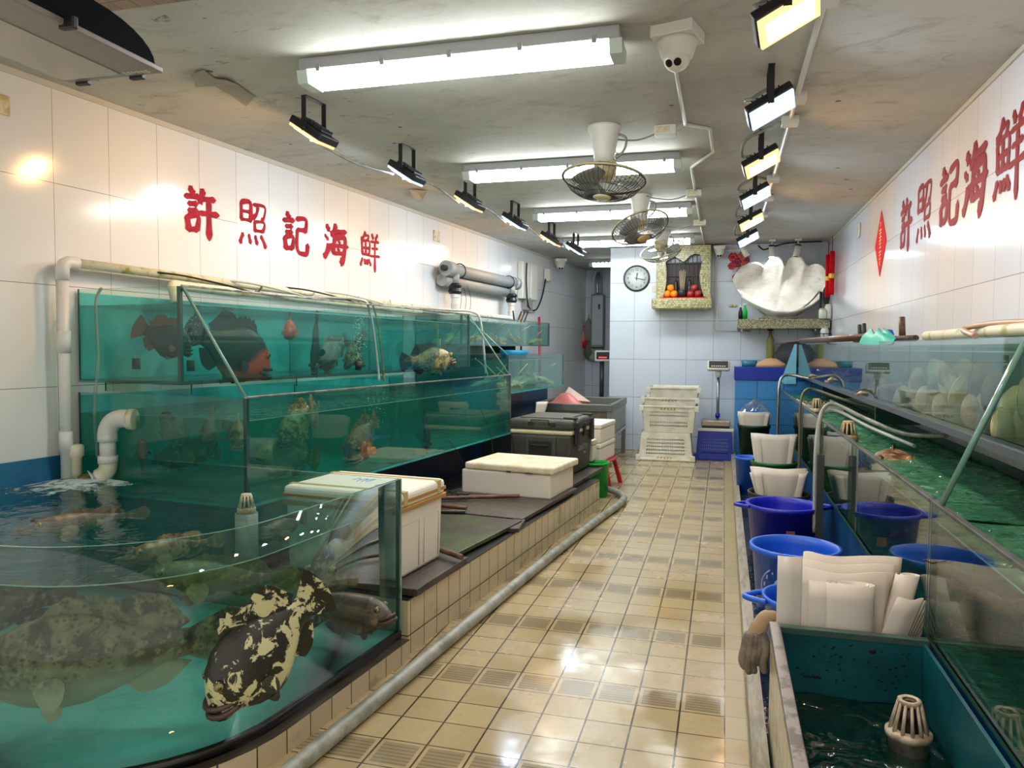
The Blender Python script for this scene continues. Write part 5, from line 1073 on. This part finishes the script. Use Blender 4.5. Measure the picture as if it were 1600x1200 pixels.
# ------------------------------------------------------------------ crates and scale at the back wall
def crate(label, p, sx, sy, h, m, rz=0., flip=False, handle='#b59a5c', grp='plastic crates by the back wall', name='plastic_crate', cols=18, rows=5, rowmask=None):
    t = thing(name, label, 'crate', p, rz, grp); tp = .90
    b = MB(); th = .012
    def wy(z): k = (z/h) if not flip else 1-z/h; return tp+(1-tp)*k
    R = MB()
    for (ax, s_) in ((0, -1), (0, 1), (1, -1), (1, 1)):       # four slotted walls
        b = MB(); half = (sx if ax else sy)/2; off = (sy if ax else sx)/2; cc = cols if ax else max(8, int(cols*sy/sx))
        zs = [0]+[h*(.22+.56*i/(2*rows-1)) for i in range(2*rows)]+[h]
        if flip: zs = [h-z for z in zs][::-1]
        us = [-1]+[-.72+1.44*i/(2*cc-1) for i in range(2*cc)]+[1]
        for i in range(len(zs)-1):
            for j in range(len(us)-1):
                if i % 2 and j % 2 and (rowmask is None or ((i-1)//2) in rowmask): continue
                q = []
                for z, u in ((zs[i], us[j]), (zs[i], us[j+1]), (zs[i+1], us[j+1]), (zs[i+1], us[j])):
                    w_ = wy(z); a, o2 = u*half*w_, s_*off*w_; q.append((a, o2, z) if ax else (o2, a, z))
                n_ = V((0, -s_*th, 0)) if ax else V((-s_*th, 0, 0))
                A = [b.v(p_) for p_ in q]; B = [b.v(V(p_)+n_) for p_ in q]; b.f(A); b.f(B[::-1])
                for k in range(4): b.f([A[k], A[(k+1) % 4], B[(k+1) % 4], B[k]])
        b.obj('slotted_side', m, t)
    b = MB(); zr = (h-.03, h) if not flip else (0, .03); e = .012
    for a, c in (((-sx/2-e, -sy/2-e), (sx/2+e, -sy/2+e)), ((-sx/2-e, sy/2-e), (sx/2+e, sy/2+e)), ((-sx/2-e, -sy/2), (-sx/2+e, sy/2)), ((sx/2-e, -sy/2), (sx/2+e, sy/2))): b.box((*a, zr[0]), (*c, zr[1]), .004)
    for x in (-1, 1): b.box((x*sx/2-.03, -sy/2-.02, zr[0]-.0 if flip else zr[0]-.05), (x*sx/2+.03, -sy/2+.01, zr[1]+.05 if flip else zr[1]), .005)
    b.obj('rim', m, t)
    b = MB(); z0 = .0 if not flip else h-.012; b.box((-sx/2*tp, -sy/2*tp, z0), (sx/2*tp, sy/2*tp, z0+.012)); b.obj('floor', m, t)
    if handle:
        zz = h*.88 if not flip else h*.09; w_ = wy(zz)
        for k in range(5): b = MB(); b.box((-.10+.045*k-.012, -sy/2*w_-.004, zz-.018), (-.10+.045*k+.012, -sy/2*w_+.003, zz+.018)); b.obj('mark', P('worn yellow print', handle, .6), t)
    return t
m_crate = P('worn white crate plastic', '#e6e4d8', .5, col2='#d5d1bd', ns=7); m_crateb = P('dark blue crate plastic', '#22339a', .45)
crate('white slotted crate upside down at the bottom of the back wall stack', (-.775, 11.15, .006), .76, .56, .40, m_crate, .02, True, rows=5)
crate('white slotted crate second from the bottom of the back wall stack', (-.735, 11.15, .408), .76, .56, .38, m_crate, .02, rows=5, rowmask=(0, 1, 3, 4))
crate('white crate nested third in the back wall stack', (-.725, 11.16, .64), .75, .56, .26, m_crate, .03, rows=2, rowmask=(0,))
crate('white crate on top of the back wall stack', (-.67, 11.2, .80), .70, .54, .25, m_crate, .0, rows=2, rowmask=(), handle=None)
crate('dark blue slotted crate under the weighing scale', (-.10, 11.38, .006), .52, .42, .40, m_crateb, 0., True, handle=None, cols=14)
t = thing('weighing_scale', 'electronic weighing scale on the blue crate with a tall steel post', 'scale', (-.09, 11.4, .408))
b = MB(); b.box((-.25, -.2, 0), (.25, .2, .045), .01); b.obj('base', m_white, t); b = MB(); b.box((-.19, -.17, .045), (.19, .17, .075)); b.obj('load_frame', m_black, t)
b = MB(); b.box((-.2, -.18, .075), (.2, .18, .155), .012); b.obj('pan', P('dull steel pan', '#a59c8f', .35, .7), t)
b = MB(); b.cyl((.02, .21, .03), (.02, .21, .80), .022, n=14); b.obj('post', m_steel, t); b = MB(); b.cyl((.02, .21, .17), (.02, .21, .23), .035, n=12); b.obj('blue_clamp', m_blueb, t); b = MB(); b.cyl((.02, .21, .76), (.02, .21, .86), .035, .05, n=12); b.obj('neck', m_white, t)
b = MB(); b.M = Matrix.Translation((.02, .16, .93)) @ Matrix.Rotation(-.25, 4, 'X'); b.box((-.16, -.05, -.075), (.16, .05, .075), .025, 3); hd = b.obj('head', m_white, t)
b = MB(); b.M = Matrix.Translation((.02, .16, .93)) @ Matrix.Rotation(-.25, 4, 'X'); b.box((-.135, -.054, -.04), (.135, -.049, .062), .002); b.mi = 1
for k in range(7): b.box((-.10+.03*k, -.0555, -.022), (-.082+.03*k, -.0535, -.008))
b.obj('display', [m_black, m_white], hd)
# ------------------------------------------------------------------ blue tiled counter at the back right
t = thing('tiled_counter', 'blue tiled counter with a dark blue top edge in the back right corner', 'counter', (.17, 11.42, 0))
b = MB(); b.box((.0, .0, 0), (1.28, .575, 1.14)); o = b.obj('tiled_body', m_bluetile, t)
b = MB(); b.box((-.015, -.015, 1.14), (1.28, .575, 1.33), .006); b.obj('blue_top', P('deep blue counter edge', '#0c2f9c', .35), t)
for nm, m, prof, x, y, lab in (('spray_bottle', P('olive bottle', '#8a8a3c', .4), [(0, 0), (.05, 0), (.055, .04), (.055, .2), (.02, .25), (.02, .28), (0, .28)], .66, 11.65, 'olive bottle with dark cap standing on the blue counter'), ('chopping_lump', P('peach towel', '#d9a982', .8), [(0, 0), (.22, 0), (.2, .05), (.08, .12), (0, .13)], .66, 11.58, 'peach coloured cloth heap on the blue counter'),
                               ('teal_tray', P('teal tray', '#2f7f94', .4), [(0, 0), (.10, 0), (.115, .09), (.105, .09), (.09, .01), (0, .01)], .36, 11.6, 'small teal tray at the left of the blue counter')):
    if nm == 'spray_bottle':
        t = thing(nm, lab, 'bottle', (x, 11.85, 1.331)); b = MB(); b.lathe([(r, z*1.9) for r, z in prof], 16); b.obj('bottle', m, t); b = MB(); b.lathe([(0, .53), (.05, .53), (.05, .62), (0, .62)], 12); b.obj('cap', m_dark, t)
    else: b = MB(); b.lathe(prof, 20, sy=.6); tag(b.obj('cloth_heap' if 'cloth' in lab else nm, m, loc=(x, y, 1.331)), lab, 'cloth' if 'cloth' in lab else 'tray')
b = MB(); b.lathe([(0, 0), (.2, 0), (.26, .2), (.15, .36), (0, .38)], 18, sy=.5); tag(b.obj('dark_bag', P('dark sack', '#42464c', .8), loc=(.98, 11.80, 1.331)), 'dark grey sack slumped on the blue counter', 'sack')
# ------------------------------------------------------------------ right side tanks
m_wgreen = W('green tank water', (.2, .66, .45), 1.3, (6., 2.6), .07, (.7, 1.7, 1), cloud=('#5aa27c', .75))
m_wshell = W('pale shellfish tank water', (.7, .88, .78), .4, (7., .3), .03, cloud=('#9cc0ac', .02, 1))
m_wbasin = W('dark basin water', (.05, .42, .36), 5., (5., 2.), .06, (1, 1, 1), cloud=('#0f4a40', .30))
m_greenback = P('green slimy back', '#1f5c44', .5, col2='#123a30', ns=3)
def RM(y, z, x=1.445): return Matrix.Translation((x, y, z))
for (y0, y1, lab, divs, ec) in ((1.0, 3.195, 'near right tank of green water with crayfish, beside the dark basin', (), (1, 0)), (3.205, 11.3, 'long right tank of green water running to the blue counter', (5.2,), (1, 1))):
    tank(lab, RM(y0, .51), .675, y1-y0, .51, .44, m_wgreen, m_greenback, P('dark green tank floor', '#17503c', .5), divs=divs,
         rims=(((.655, 0, .508), (.680, y1-y0, .522)),), fs=-1, amp=.014, endcap=ec, rimm=P('dark weathered rim', '#6b6f6c', .35, .5, col2='#454a48', ns=10), group='right tanks of green water')
b = MB(); b.box((.785, 1.0, .01), (1.44, 11.35, .49)); tag(b.obj('tank_plinth', m_bluep), 'blue painted plinth under the right hand tanks', 'plinth')
# upper shellfish tank, slightly askew to the wall
XU0, XU1, YU0, YU1 = 1.02, .93, 1.3, 11.3; ang = math.atan2(XU1-XU0, YU1-YU0)
UM = Matrix.Translation((1.44, YU0, 1.262)) @ Matrix.Rotation(.0, 4, 'Z')
t = tank('long upper right tank of clams and shellfish against the wall', Matrix.Translation((1.44, YU0, 1.265)), .44, YU1-YU0, .385, .325, m_wshell, P('green tank back', '#4f7d70', .4), m_edge, divs=(3.05, 5.6, 7.7), fs=-1)
b = MB(); b.box((.99, YU0, 1.213), (1.44, YU1, 1.246)); tag(b.obj('tank_shelf', P('grey slate shelf', '#4a545c', .4)), 'grey shelf slab under the upper right shellfish tank', 'shelf')
for y in (3.0, 6.3, 9.5):
    b = MB(); b.pane((1.12, y, 1.03), (1.43, y+.03, 1.212), 1); tag(b.obj('shelf_support', [m_edge, m_edge]), 'dark support under the shellfish shelf, %s' % {3.0: 'nearest the entrance', 6.3: 'the middle one', 9.5: 'farthest'}[y], 'support', 'supports under the shellfish shelf')
b = MB(); b.tube([(.775, 3.07, 1.035), (1.005, 3.02, 1.63)], .011, 6); tag(b.obj('glass_brace', m_edgel), 'slanting glass brace from right tank rim up to the shellfish tank', 'brace')
b = MB(); b.prism([(0, .04), (.04, 0), (.20, 0), (.20, .56), (.17, .56)], 0, .012); o = b.obj('slanted_board', P('light blue panel', '#86cbe6', .4), M=frame((.785, 11.38, 1.10), (1, 0, 0), (0, 0, 1))); tag(o, 'light blue slanted panel closing the far end of the right tanks', 'panel')
# shellfish: clams in front of the second divider, tall pale clams beyond
random.seed(11)
def clam(p, sc_, rz, tilt, m, label, grp):
    b = MB(); b.sm = True
    for s_ in (-1, 1):
        def fn(u, v):
            a = 2*PI*u; r = v; x = .042*r*math.cos(a); z = .075*r*math.sin(a)*(1-.12*math.cos(a))
            return (x, s_*(.026*(1-r*r)**.6+.001), z)
        b.grid(fn, 18, 6)
    o = b.obj('clam', m, loc=p); o.rotation_euler = (tilt, random.uniform(-.3, .3), rz); o.scale = (sc_,)*3; return tag(o, label, 'clam', grp)
m_cl = [P('pale yellow shell', '#efe2ac', .4, col2='#c4bb80', ns=14), P('cream shell', '#f2e6c8', .4, col2='#d2c1a2', ns=12), P('pinkish shell', '#d8bfa2', .4, col2='#a8907a', ns=14), P('olive shell', '#8d8a52', .45, col2='#5f6138', ns=10)]
spots = [(1408, 622, 5.35), (1420, 605, 5.25), (1434, 592, 5.3), (1428, 625, 5.1), (1443, 622, 5.0), (1452, 600, 5.3), (1462, 584, 5.35), (1470, 605, 5.15), (1474, 583, 5.4), (1455, 632, 4.85), (1468, 636, 4.75), (1478, 606, 4.6), (1497, 612, 4.3), (1505, 642, 4.1), (1516, 640, 4.0), (1527, 641, 3.9)]
for k, (x, y, d) in enumerate(spots):
    p = Xp(x, y, 1.055 if k % 3 else 1.10); p.x += .03*(k % 2)
    clam(p, .92+.2*(k % 3 == 0), random.uniform(-.3, .7), random.uniform(-.25, .25), m_cl[k % 3], 'upright pale clam in the shellfish tank, %s from the left of the heap' % (['first', 'second', 'third', 'fourth', 'fifth', 'sixth', 'seventh', 'eighth', 'ninth', 'tenth', 'eleventh', 'twelfth', 'thirteenth', 'fourteenth', 'fifteenth', 'sixteenth'][k]), 'clams in the shellfish tank')
for k, (x, y, X) in enumerate(((1500, 590, 1.22), (1515, 588, 1.25), (1535, 590, 1.22), (1552, 610, 1.2), (1508, 612, 1.3))):
    clam(Xp(x, y, X-.06), 1.3, .4, random.uniform(-.3, .3), m_cl[3], 'dark olive clam behind the pale heap in the shellfish tank, %s from the left' % on[k], 'olive clams in the shellfish tank')
for k, (x, y, X) in enumerate(((1580, 640, 1.10), (1598, 660, 1.14), (1570, 672, 1.08), (1612, 620, 1.12))):
    clam(Xp(x, y, X-.03), 1.3, .3, .2, m_cl[0], 'large pale yellow clam right of the glass brace, %s' % ('upper left of four', 'right of middle', 'lowest of four', 'topmost at picture edge')[k], 'large clams by the brace')
for k in range(7):
    lobster(V((1.15+.08*(k % 2), 6.1+.55*k, 1.285)), random.uniform(0, 6), .8, P('pale sand shell', '#b8a888', .5, col2='#7d6c58', ns=18), 'sandy mantis prawn in the far part of the shellfish tank, %s from the entrance' % places[k].split(' from')[0].replace('nearest the entrance', 'first'), 'prawn', 'prawns in the shellfish tank')
# pipes and tools on the top edge of the shellfish tank
b = MB(); b.tube([Yp(1207, 537, 10.6), Yp(1252, 533, 9.6)], .018, 8); p1 = Yp(1252, 533, 9.6); b.tube([p1, V((1.03, 6.2, 1.69))], .03, 10); tag(b.obj('copper_pole', m_copper), 'brown two-part pole lying along the top of the shellfish tank', 'pole')
b = MB(); b.tube([V((1.20, 1.6, 1.69)), V((1.20, 5.2, 1.68))], .03, 10); tag(b.obj('top_pipe', m_pvcmoss), 'yellowish mossy pipe on top of the shellfish tank near the wall', 'pipe')
b = MB(); b.tube([V((1.14, 5.2, 1.668)), V((1.10, 7.2, 1.672))], .02, 8); tag(b.obj('dark_pole', m_wood), 'dark twisted rod along the shellfish tank rim beyond the mossy pipe', 'rod')
b = MB(); b.tube(smooth([(1.1, 3.9, 1.66), (1.13, 4.2, 1.70), (1.2, 4.0, 1.72), (1.22, 3.6, 1.715), (1.10, 3.2, 1.69), (1.04, 2.6, 1.67)], 5), .014, 7); tag(b.obj('air_hose', P('pinkish hose', '#b99a86', .4)), 'pinkish hose curled over the mossy pipe on the shellfish tank', 'hose')
b = MB()
def netf(u, v): a = 2*PI*u; r = .16*(.35+.65*v); return (1.05+.5*r*math.cos(a), 5.95+3.2*r*math.sin(a), 1.665+.06*(1-v)**.7*(1+.4*math.sin(5*a))-.12*max(0, v-.7)*(math.cos(a) < 0)+.03*max(0, math.sin(a))*v)
b.grid(netf, 20, 8); tag(b.obj('hand_net', P('turquoise netting', '#2fae9c', .5)), 'turquoise hand net draped over the top of the shellfish tank', 'net')
b = MB(); b.tube([(1.1, 5.75, 1.64), (1.1, 5.80, 1.72)], .03, 8); b.tube([(1.1, 5.72, 1.70), (1.1, 5.84, 1.70)], .02, 8); tag(b.obj('blue_clip', P('blue clip plastic', '#1a55d0', .4)), 'small blue clip on the rim of the shellfish tank', 'clip')
for k, (x, y0, y1, X) in enumerate(((1344, 525, 508, 1.2), (1351, 525, 506, 1.2), (1410, 522, 496, 1.2))):
    b = MB(); b.tube([Xp(x, y0+4, X), Xp(x-1, y1, X)], .022 if k == 2 else .018, 8); tag(b.obj('tool_handle', m_handle if k == 2 else m_dark), ('dark tool handle standing left of the turquoise net', 'dark tool handle touching the turquoise net', 'brown flat handle upright behind the blue clip')[k], 'handle', 'tool handles on the shellfish tank')
# ------------------------------------------------------------------ basin in the foreground
bt = thing('dark_basin', 'dark teal foreground basin of water with a grey rim at bottom right', 'basin', (.2, 1.7, 0))
b = MB(); b.box((0, 0, .012), (.012, 1.45, .48)); b.obj('tiled_side', m_skirt, bt)
m_teald = P('dark teal basin paint', '#0f5f66', .35, col2='#0b4a54', ns=3)
b = MB(); b.box((.013, 0, .05), (.025, 1.44, .495)); b.box((.54, 0, .05), (.552, 1.44, .495)); b.box((.025, 1.425, .05), (.54, 1.445, .495)); b.box((.025, .0, .05), (.54, .012, .495)); b.box((.025, .012, .03), (.54, 1.425, .05)); b.obj('inner_lining', m_teald, bt)
b = MB(); b.box((-.005, -.01, .482), (.034, 1.46, .512), .003); b.obj('left_rim', P('worn grey rim', '#6f6a66', .35, col2='#35302e', ns=9, lo=.5, hi=.6), bt)
b = MB(); b.box((.0345, 1.422, .480), (.565, 1.46, .508), .003); b.obj('back_rim', P('dark green rim', '#3f5a52', .35), bt)
b = MB(); b.waves(.0255, .0125, .5395, 1.4245, .0505, .25, .010, .022); b.obj('water', m_wbasin, bt)
b = MB(); random.seed(5)
for k in range(60):
    x, z = .09+.38*random.random(), .30+.16*random.random()**1.5; r = random.uniform(.0015, .005); b.ball((x+.03*(z > .36), 1.4235, z), (r*1.3, .0015, r), 6, 4)
for k in range(10): b.ball((.13+.006*k, 1.4235, .318+.003*(k % 3)), (.006, .0015, .004), 6, 4)
b.ball((.37, 1.424, .445), (.013, .002, .010), 10, 6); q = b.obj('dark_specks', P('dark specks', '#071a1c', .5), bt); q['kind'] = 'stuff'
p = Zp(1420, 1128, .34); t = thing('drain_strainer', 'large white slotted strainer standing in the dark foreground basin', 'strainer', (p.x, p.y, .275), 0, 'slotted drain strainers')
m_st = P('white strainer plastic', '#d3c7b2', .35, col2='#a18f74', ns=12)
b = MB(); b.lathe([(0, -.12), (.072, -.12), (.072, .015), (.085, .02), (.085, .04), (.062, .05), (0, .05)], 28); b.obj('base_ring', m_st, t)
for k in range(12):
    a = 2*PI*k/12; c, s_ = math.cos(a), math.sin(a); b = MB(); b.tube([(.068*c, .068*s_, .04), (.040*c, .040*s_, .155)], [.008, .006], 6); b.obj('rib', m_st, t)
b = MB(); b.lathe([(.028, .148), (.043, .148), (.044, .165), (.036, .17), (.026, .165)], 22); b.obj('cap_ring', m_st, t)
b = MB(); b.lathe([(0, .05), (.05, .05), (.028, .15), (0, .15)], 16); b.obj('shade_core', P('painted hollow shade', '#2a1510', .3), t)  # dark solid fill, painting the shaded hollow behind the ribs
t.scale = (.86, .86, .86)
# gloves
t = thing('work_gloves', 'pair of grubby grey cloth gloves draped over the kerb corner by the basin', 'gloves', (.185, 3.24, .44))
m_gl = P('grubby glove cloth', '#8d8478', .9, col2='#5d5850', ns=12, bump=.4, bs=220)
b = MB(); b.M = Matrix.Diagonal((1, .62, 1, 1)); b.tube(smooth([(.045, .04, .045), (.025, .03, .058), (-.0, .01, .052), (-.022, -.0, .02), (-.038, .0, -.03)], 5), [.026]*8+[.031]*7+[.036]*6, 12)
b.obj('cuff', P('tan glove cuff', '#b39a7c', .9, bump=.4, bs=200), t)
for k, (x, L, r) in enumerate(((-.075, .11, .018), (-.055, .13, .019), (-.035, .125, .018), (-.02, .09, .016), (.005, .12, .018))):
    b = MB(); b.tube(smooth([(x*.6-.015, -.005, -.01), (x, -.012-.004*k, -.06), (x-.012, -.016, -.06-L*.5), (x-.004, -.008, -.05-L)], 4), [r*1.1]*5+[r]*5+[r*.9, r*.8, r*.6][:3], 9); b.obj('finger', m_gl, t)
b = MB(); b.ball((-.045, -.006, -.05), (.048, .024, .055), 14, 9); b.obj('palm', m_gl, t)
# ------------------------------------------------------------------ buckets and plastic bags in the trough
g_ = 'blue buckets in the trough'
TZ = .0125
bd = bucket('dark blue bucket with two ear handles, third from the basin', (.44, 5.88, TZ), .255, .45, m_blueb, 1, .15, g_)
b = MB(); b.box((-.03, -.001, -.03), (.03, .003, .03)); b.obj('brown_sticker', P('brown sticker', '#7a4a3a', .6), bd, M=frame((-.0, -.247, .27), (1, 0, 0), (0, .2, 1)) @ Matrix.Rotation(-PI/2, 4, 'X'))
bl = bucket('bright blue bucket with a round white emblem, second from the basin', (.405, 4.5, TZ), .235, .485, m_bluel, 0, 0, g_)
m_em = P('faded white print', '#8fa9e0', .5)
em = thing('x', '', '') if False else None
b = MB(); b.tube([(.095*math.cos(2*PI*k/28), .095*math.sin(2*PI*k/28), 0) for k in range(28)], .005, 5, closed=True)
for k in range(12): b.box((.078*math.cos(k*.52)-.004, .078*math.sin(k*.52)-.010, -.004), (.078*math.cos(k*.52)+.004, .078*math.sin(k*.52)+.010, .004))
b.ball((0, 0, 0), (.03, .04, .004), 10, 5); b.obj('emblem', m_em, bl, M=frame((-.095, -.20, .30), (1, -.45, 0), (0, .16, 1)))
bucket('bright blue bucket with a pointed handle, nearest the basin behind the big plastic bags', (.40, 3.72, TZ), .20, .44, m_bluel, 1, .1, g_)
bucket('bright blue bucket squeezed at the kerb beside the green bucket of bags', (.29, 8.70, TZ), .15, .40, m_bluel, 0, 0, g_)
g_ = 'buckets holding plastic bags'
bucket('black bucket holding a wide sheaf of bags behind the dark blue bucket', (.46, 6.62, TZ), .24, .40, m_dark, 0, 0, g_)
bucket('green bucket holding upright bags in the middle of the trough', (.50, 7.95, TZ), .215, .47, m_green, 0, 0, g_)
bucket('dark green bucket holding bags at the far end of the trough', (.41, 10.75, TZ), .21, .56, P('dark green plastic', '#08301f', .4), 0, 0, g_)
def sheet(t, pts, z0, z1, lean=(0, 0), th=.004, wav=.0, name='bag_sheet', m=None, k=6, fx=0.):
    q = smooth([(x, y, 0) for x, y in pts], k); n = len(q)
    b = MB(); b.grid(lambda u, v: (q[min(n-1, round(u*(n-1)))].x*(1+fx*v)+lean[0]*v, q[min(n-1, round(u*(n-1)))].y+lean[1]*v, z0+(z1-z0+wav*math.sin(9*u))*v), n-1, 6, th=(.0, th, 0)); return b.obj(name, m or m_bag, t)
def sheaf(label, p, wdt, z0, z1, n, seed, flare=.06, grp='sheaves of plastic bags'):
    random.seed(seed); t = thing('plastic_bags', label, 'plastic bags', p, 0, grp)
    for k in range(n):
        y = -.075+.17*k/max(1, n-1); w_ = wdt*(.80+.06*random.random()); h = z1-random.uniform(0, .05)*(k > 0); ln = flare*(2*k/max(1, n-1)-1)
        sheet(t, [(-w_/2, y+.03), (-w_/4, y-.015), (0, y-.02), (w_/4, y-.015), (w_/2, y+.04)], z0, h, (random.uniform(-.01, .01), ln*.5), .005, .004, fx=.28)
    for s_ in (-1, 1):
        for j in range(2): sheet(t, [(s_*wdt*(.27-.1*j), -.105+.02*j), (s_*wdt*(.38-.06*j), -.095+.02*j), (s_*wdt*(.40-.05*j), -.0)], z0, z1-.012-.02*j, (0, 0), .004, .0, fx=.28)
    return t
sheaf('wide sheaf of white plastic bags in the black bucket', (.46, 6.62, 0), .42, .36, .60, 6, 1, .03)
sheaf('upright white plastic bags in the green bucket', (.50, 7.95, 0), .40, .40, .76, 6, 2, .05)
sheaf('white plastic bags in the far dark green bucket', (.41, 10.75, 0), .40, .48, .74, 6, 4, .05)
t = thing('clear_plastic_bag', 'crumpled clear plastic bag lying on the bags of the far bucket', 'plastic bag', (.42, 10.7, .76))
random.seed(9); b = MB()
b.grid(lambda u, v: (.19*(2*u-1), .15*(2*v-1), .16*math.sin(PI*u)*math.sin(PI*v)+random.uniform(-.02, .02)), 12, 10, sm=False); b.obj('film', G('clear film', '#eef3f6', .12, .08, .12), t)
# big bundle behind the basin
t = thing('plastic_bags', 'big bundle of milky plastic bags with a roll, standing behind the foreground basin', 'plastic bags', (.22, 3.19, 0), 0, 'sheaves of plastic bags')
zb = .30
sheet(t, [(.005, .02), (.05, .015), (.10, .03)], zb, .765, (0, .0), .004, .0, m=P('translucent film', '#ddd8d0', .35))
for k in range(7): sheet(t, [(.04+.008*k, .09+.02*k), (.15, .06+.022*k), (.28, .07+.022*k), (.40+.012*k, .10+.02*k)], zb, .735-.012*(k % 3)-.006*(6-k), (.035, .02), .005, .006)
for k in range(5): sheet(t, [(.13-.0*k, .045+.008*k), (.18, .035+.008*k), (.24, .05+.008*k)], zb, .66, (.0, 0), .003)
def roll(c, r0, turns, z0, z1, lean, nm, sx=1.3):
    q = [(c[0]+sx*(r0*(1-.55*a/(2*PI*turns)))*math.cos(a+2.4), c[1]+.62*(r0*(1-.55*a/(2*PI*turns)))*math.sin(a+2.4)) for a in [2*PI*turns*i/60 for i in range(61)]]
    sheet(t, q, z0, z1, lean, .003, 0, nm, k=1)
roll((.285, .035), .075, 2.4, zb, .672, (.0, .0), 'bag_roll')
roll((.42, .10), .05, 1.6, zb, .70, (.09, .03), 'bag_roll', 1.0)
for k in range(6): sheet(t, [(.33, .02+.006*k), (.38+.004*k, .015+.007*k), (.43+.006*k, .035+.007*k)], zb, .635-.012*k, (.115+.004*k, 0), .003, .004)
b = MB(); b.box((.24, 3.175, .02), (.70, 3.40, .30)); tag(b.obj('basin_block', m_dark), 'dark block under the big plastic bag bundle behind the basin', 'block')
# ------------------------------------------------------------------ hoses into the right tank
for k, (pts, r, lab, m) in enumerate((([(.66, 5.72, .3), (.655, 5.72, .8), (.66, 5.75, 1.07), (.70, 5.85, 1.17), (.78, 5.9, 1.20), (.95, 5.75, 1.12), (1.12, 5.35, 1.06), (1.25, 4.9, 1.10)], .014, 'grey hose arching over right tank rim into the water, nearest the entrance', m_hose),
                                   ([(.68, 7.3, .3), (.675, 7.3, .85), (.68, 7.33, 1.12), (.73, 7.4, 1.22), (.82, 7.45, 1.22), (1.0, 7.3, 1.16), (1.25, 6.9, 1.10)], .013, 'dark hose arching over right tank rim, second from the entrance', P('dark olive hose', '#5d5c46', .4)),
                                   ([(.64, 9.6, .3), (.635, 9.6, .9), (.645, 9.62, 1.15), (.69, 9.7, 1.26), (.78, 9.75, 1.28), (1.0, 9.7, 1.24)], .018, 'thick steel tap tube arching over right tank rim, farthest from the entrance', m_steel))):
    tubeobj('arched_hose', pts, r, m, lab, 'hose', 'hoses arching into the right tank', 10)
tubeobj('arched_hose', [(.64, 5.72, .3), (.635, 5.72, .8), (.65, 5.75, 1.03), (.69, 5.85, 1.13), (.80, 5.9, 1.15), (.98, 5.7, 1.06), (1.15, 5.2, 1.0)], .012, m_hoset, 'thin clear hose running beside the nearest arched grey hose', 'hose', 'hoses arching into the right tank')
b = MB(); b.box((.645, 5.66, .02), (.69, 5.70, .86)); tag(b.obj('hose_post', P('grey steel post', '#4d5052', .4, .5)), 'grey steel post holding the nearest arched hose', 'post')
for k, (x, y) in enumerate(((1325, 682), (1276, 638))): p = Zp(x, y+6, .955); strainer(p, 1.0, ('white slotted strainer cap at the right tank surface, nearer one', 'white slotted strainer cap at the right tank surface, farther one')[k])
# things in the green water
b = MB(); b.sm = True
o = fish('brown flat fish floating at the surface of the right green tank', V((.98, 4.85, .925)), V((1.06, 5.6, .93)), f_rust, .16, .36, .1, name='flatfish')
t = thing('clam_tray', 'white mesh tray of dark shells floating at the far end of the right tank', 'tray', (.93, 9.0, .95))
b = MB(); b.box((-.1, -.5, 0), (.28, .5, .015)); b.box((-.1, -.5, .015), (-.085, .5, .06)); b.box((.265, -.5, .015), (.28, .5, .06)); b.box((-.085, -.5, .015), (.265, -.485, .06)); b.obj('tray', m_white, t)
random.seed(4); b = MB()
for k in range(40): b.ball((random.uniform(-.07, .25), random.uniform(-.46, .48), .03), (.03, .035, .022), 7, 5)
q = b.obj('shells', P('dark small shells', '#3a3a2c', .4, col2='#9a947c', ns=30), t); q['kind'] = 'stuff'
m_cray = P('orange crayfish shell', '#b5602a', .4, col2='#6a3318', ns=16)
for k, (x, y, X, rz, s_) in enumerate(((1560, 955, .97, 2.0, .75), (1540, 1000, .95, .5, .6), (1405, 850, .95, 1.3, .55), (1360, 800, .95, 4., .5))):
    p = Xp(x, y, X); p.z = max(p.z, .56); lobster(p, rz, s_, m_cray, ('orange crayfish behind the near right glass, larger one', 'orange crayfish behind the near right glass, lower one', 'red brown crayfish behind the right glass above the bag bundle', 'red brown crayfish behind the right glass by the dark blue bucket')[k], 'crayfish', 'crayfish in the right tanks')
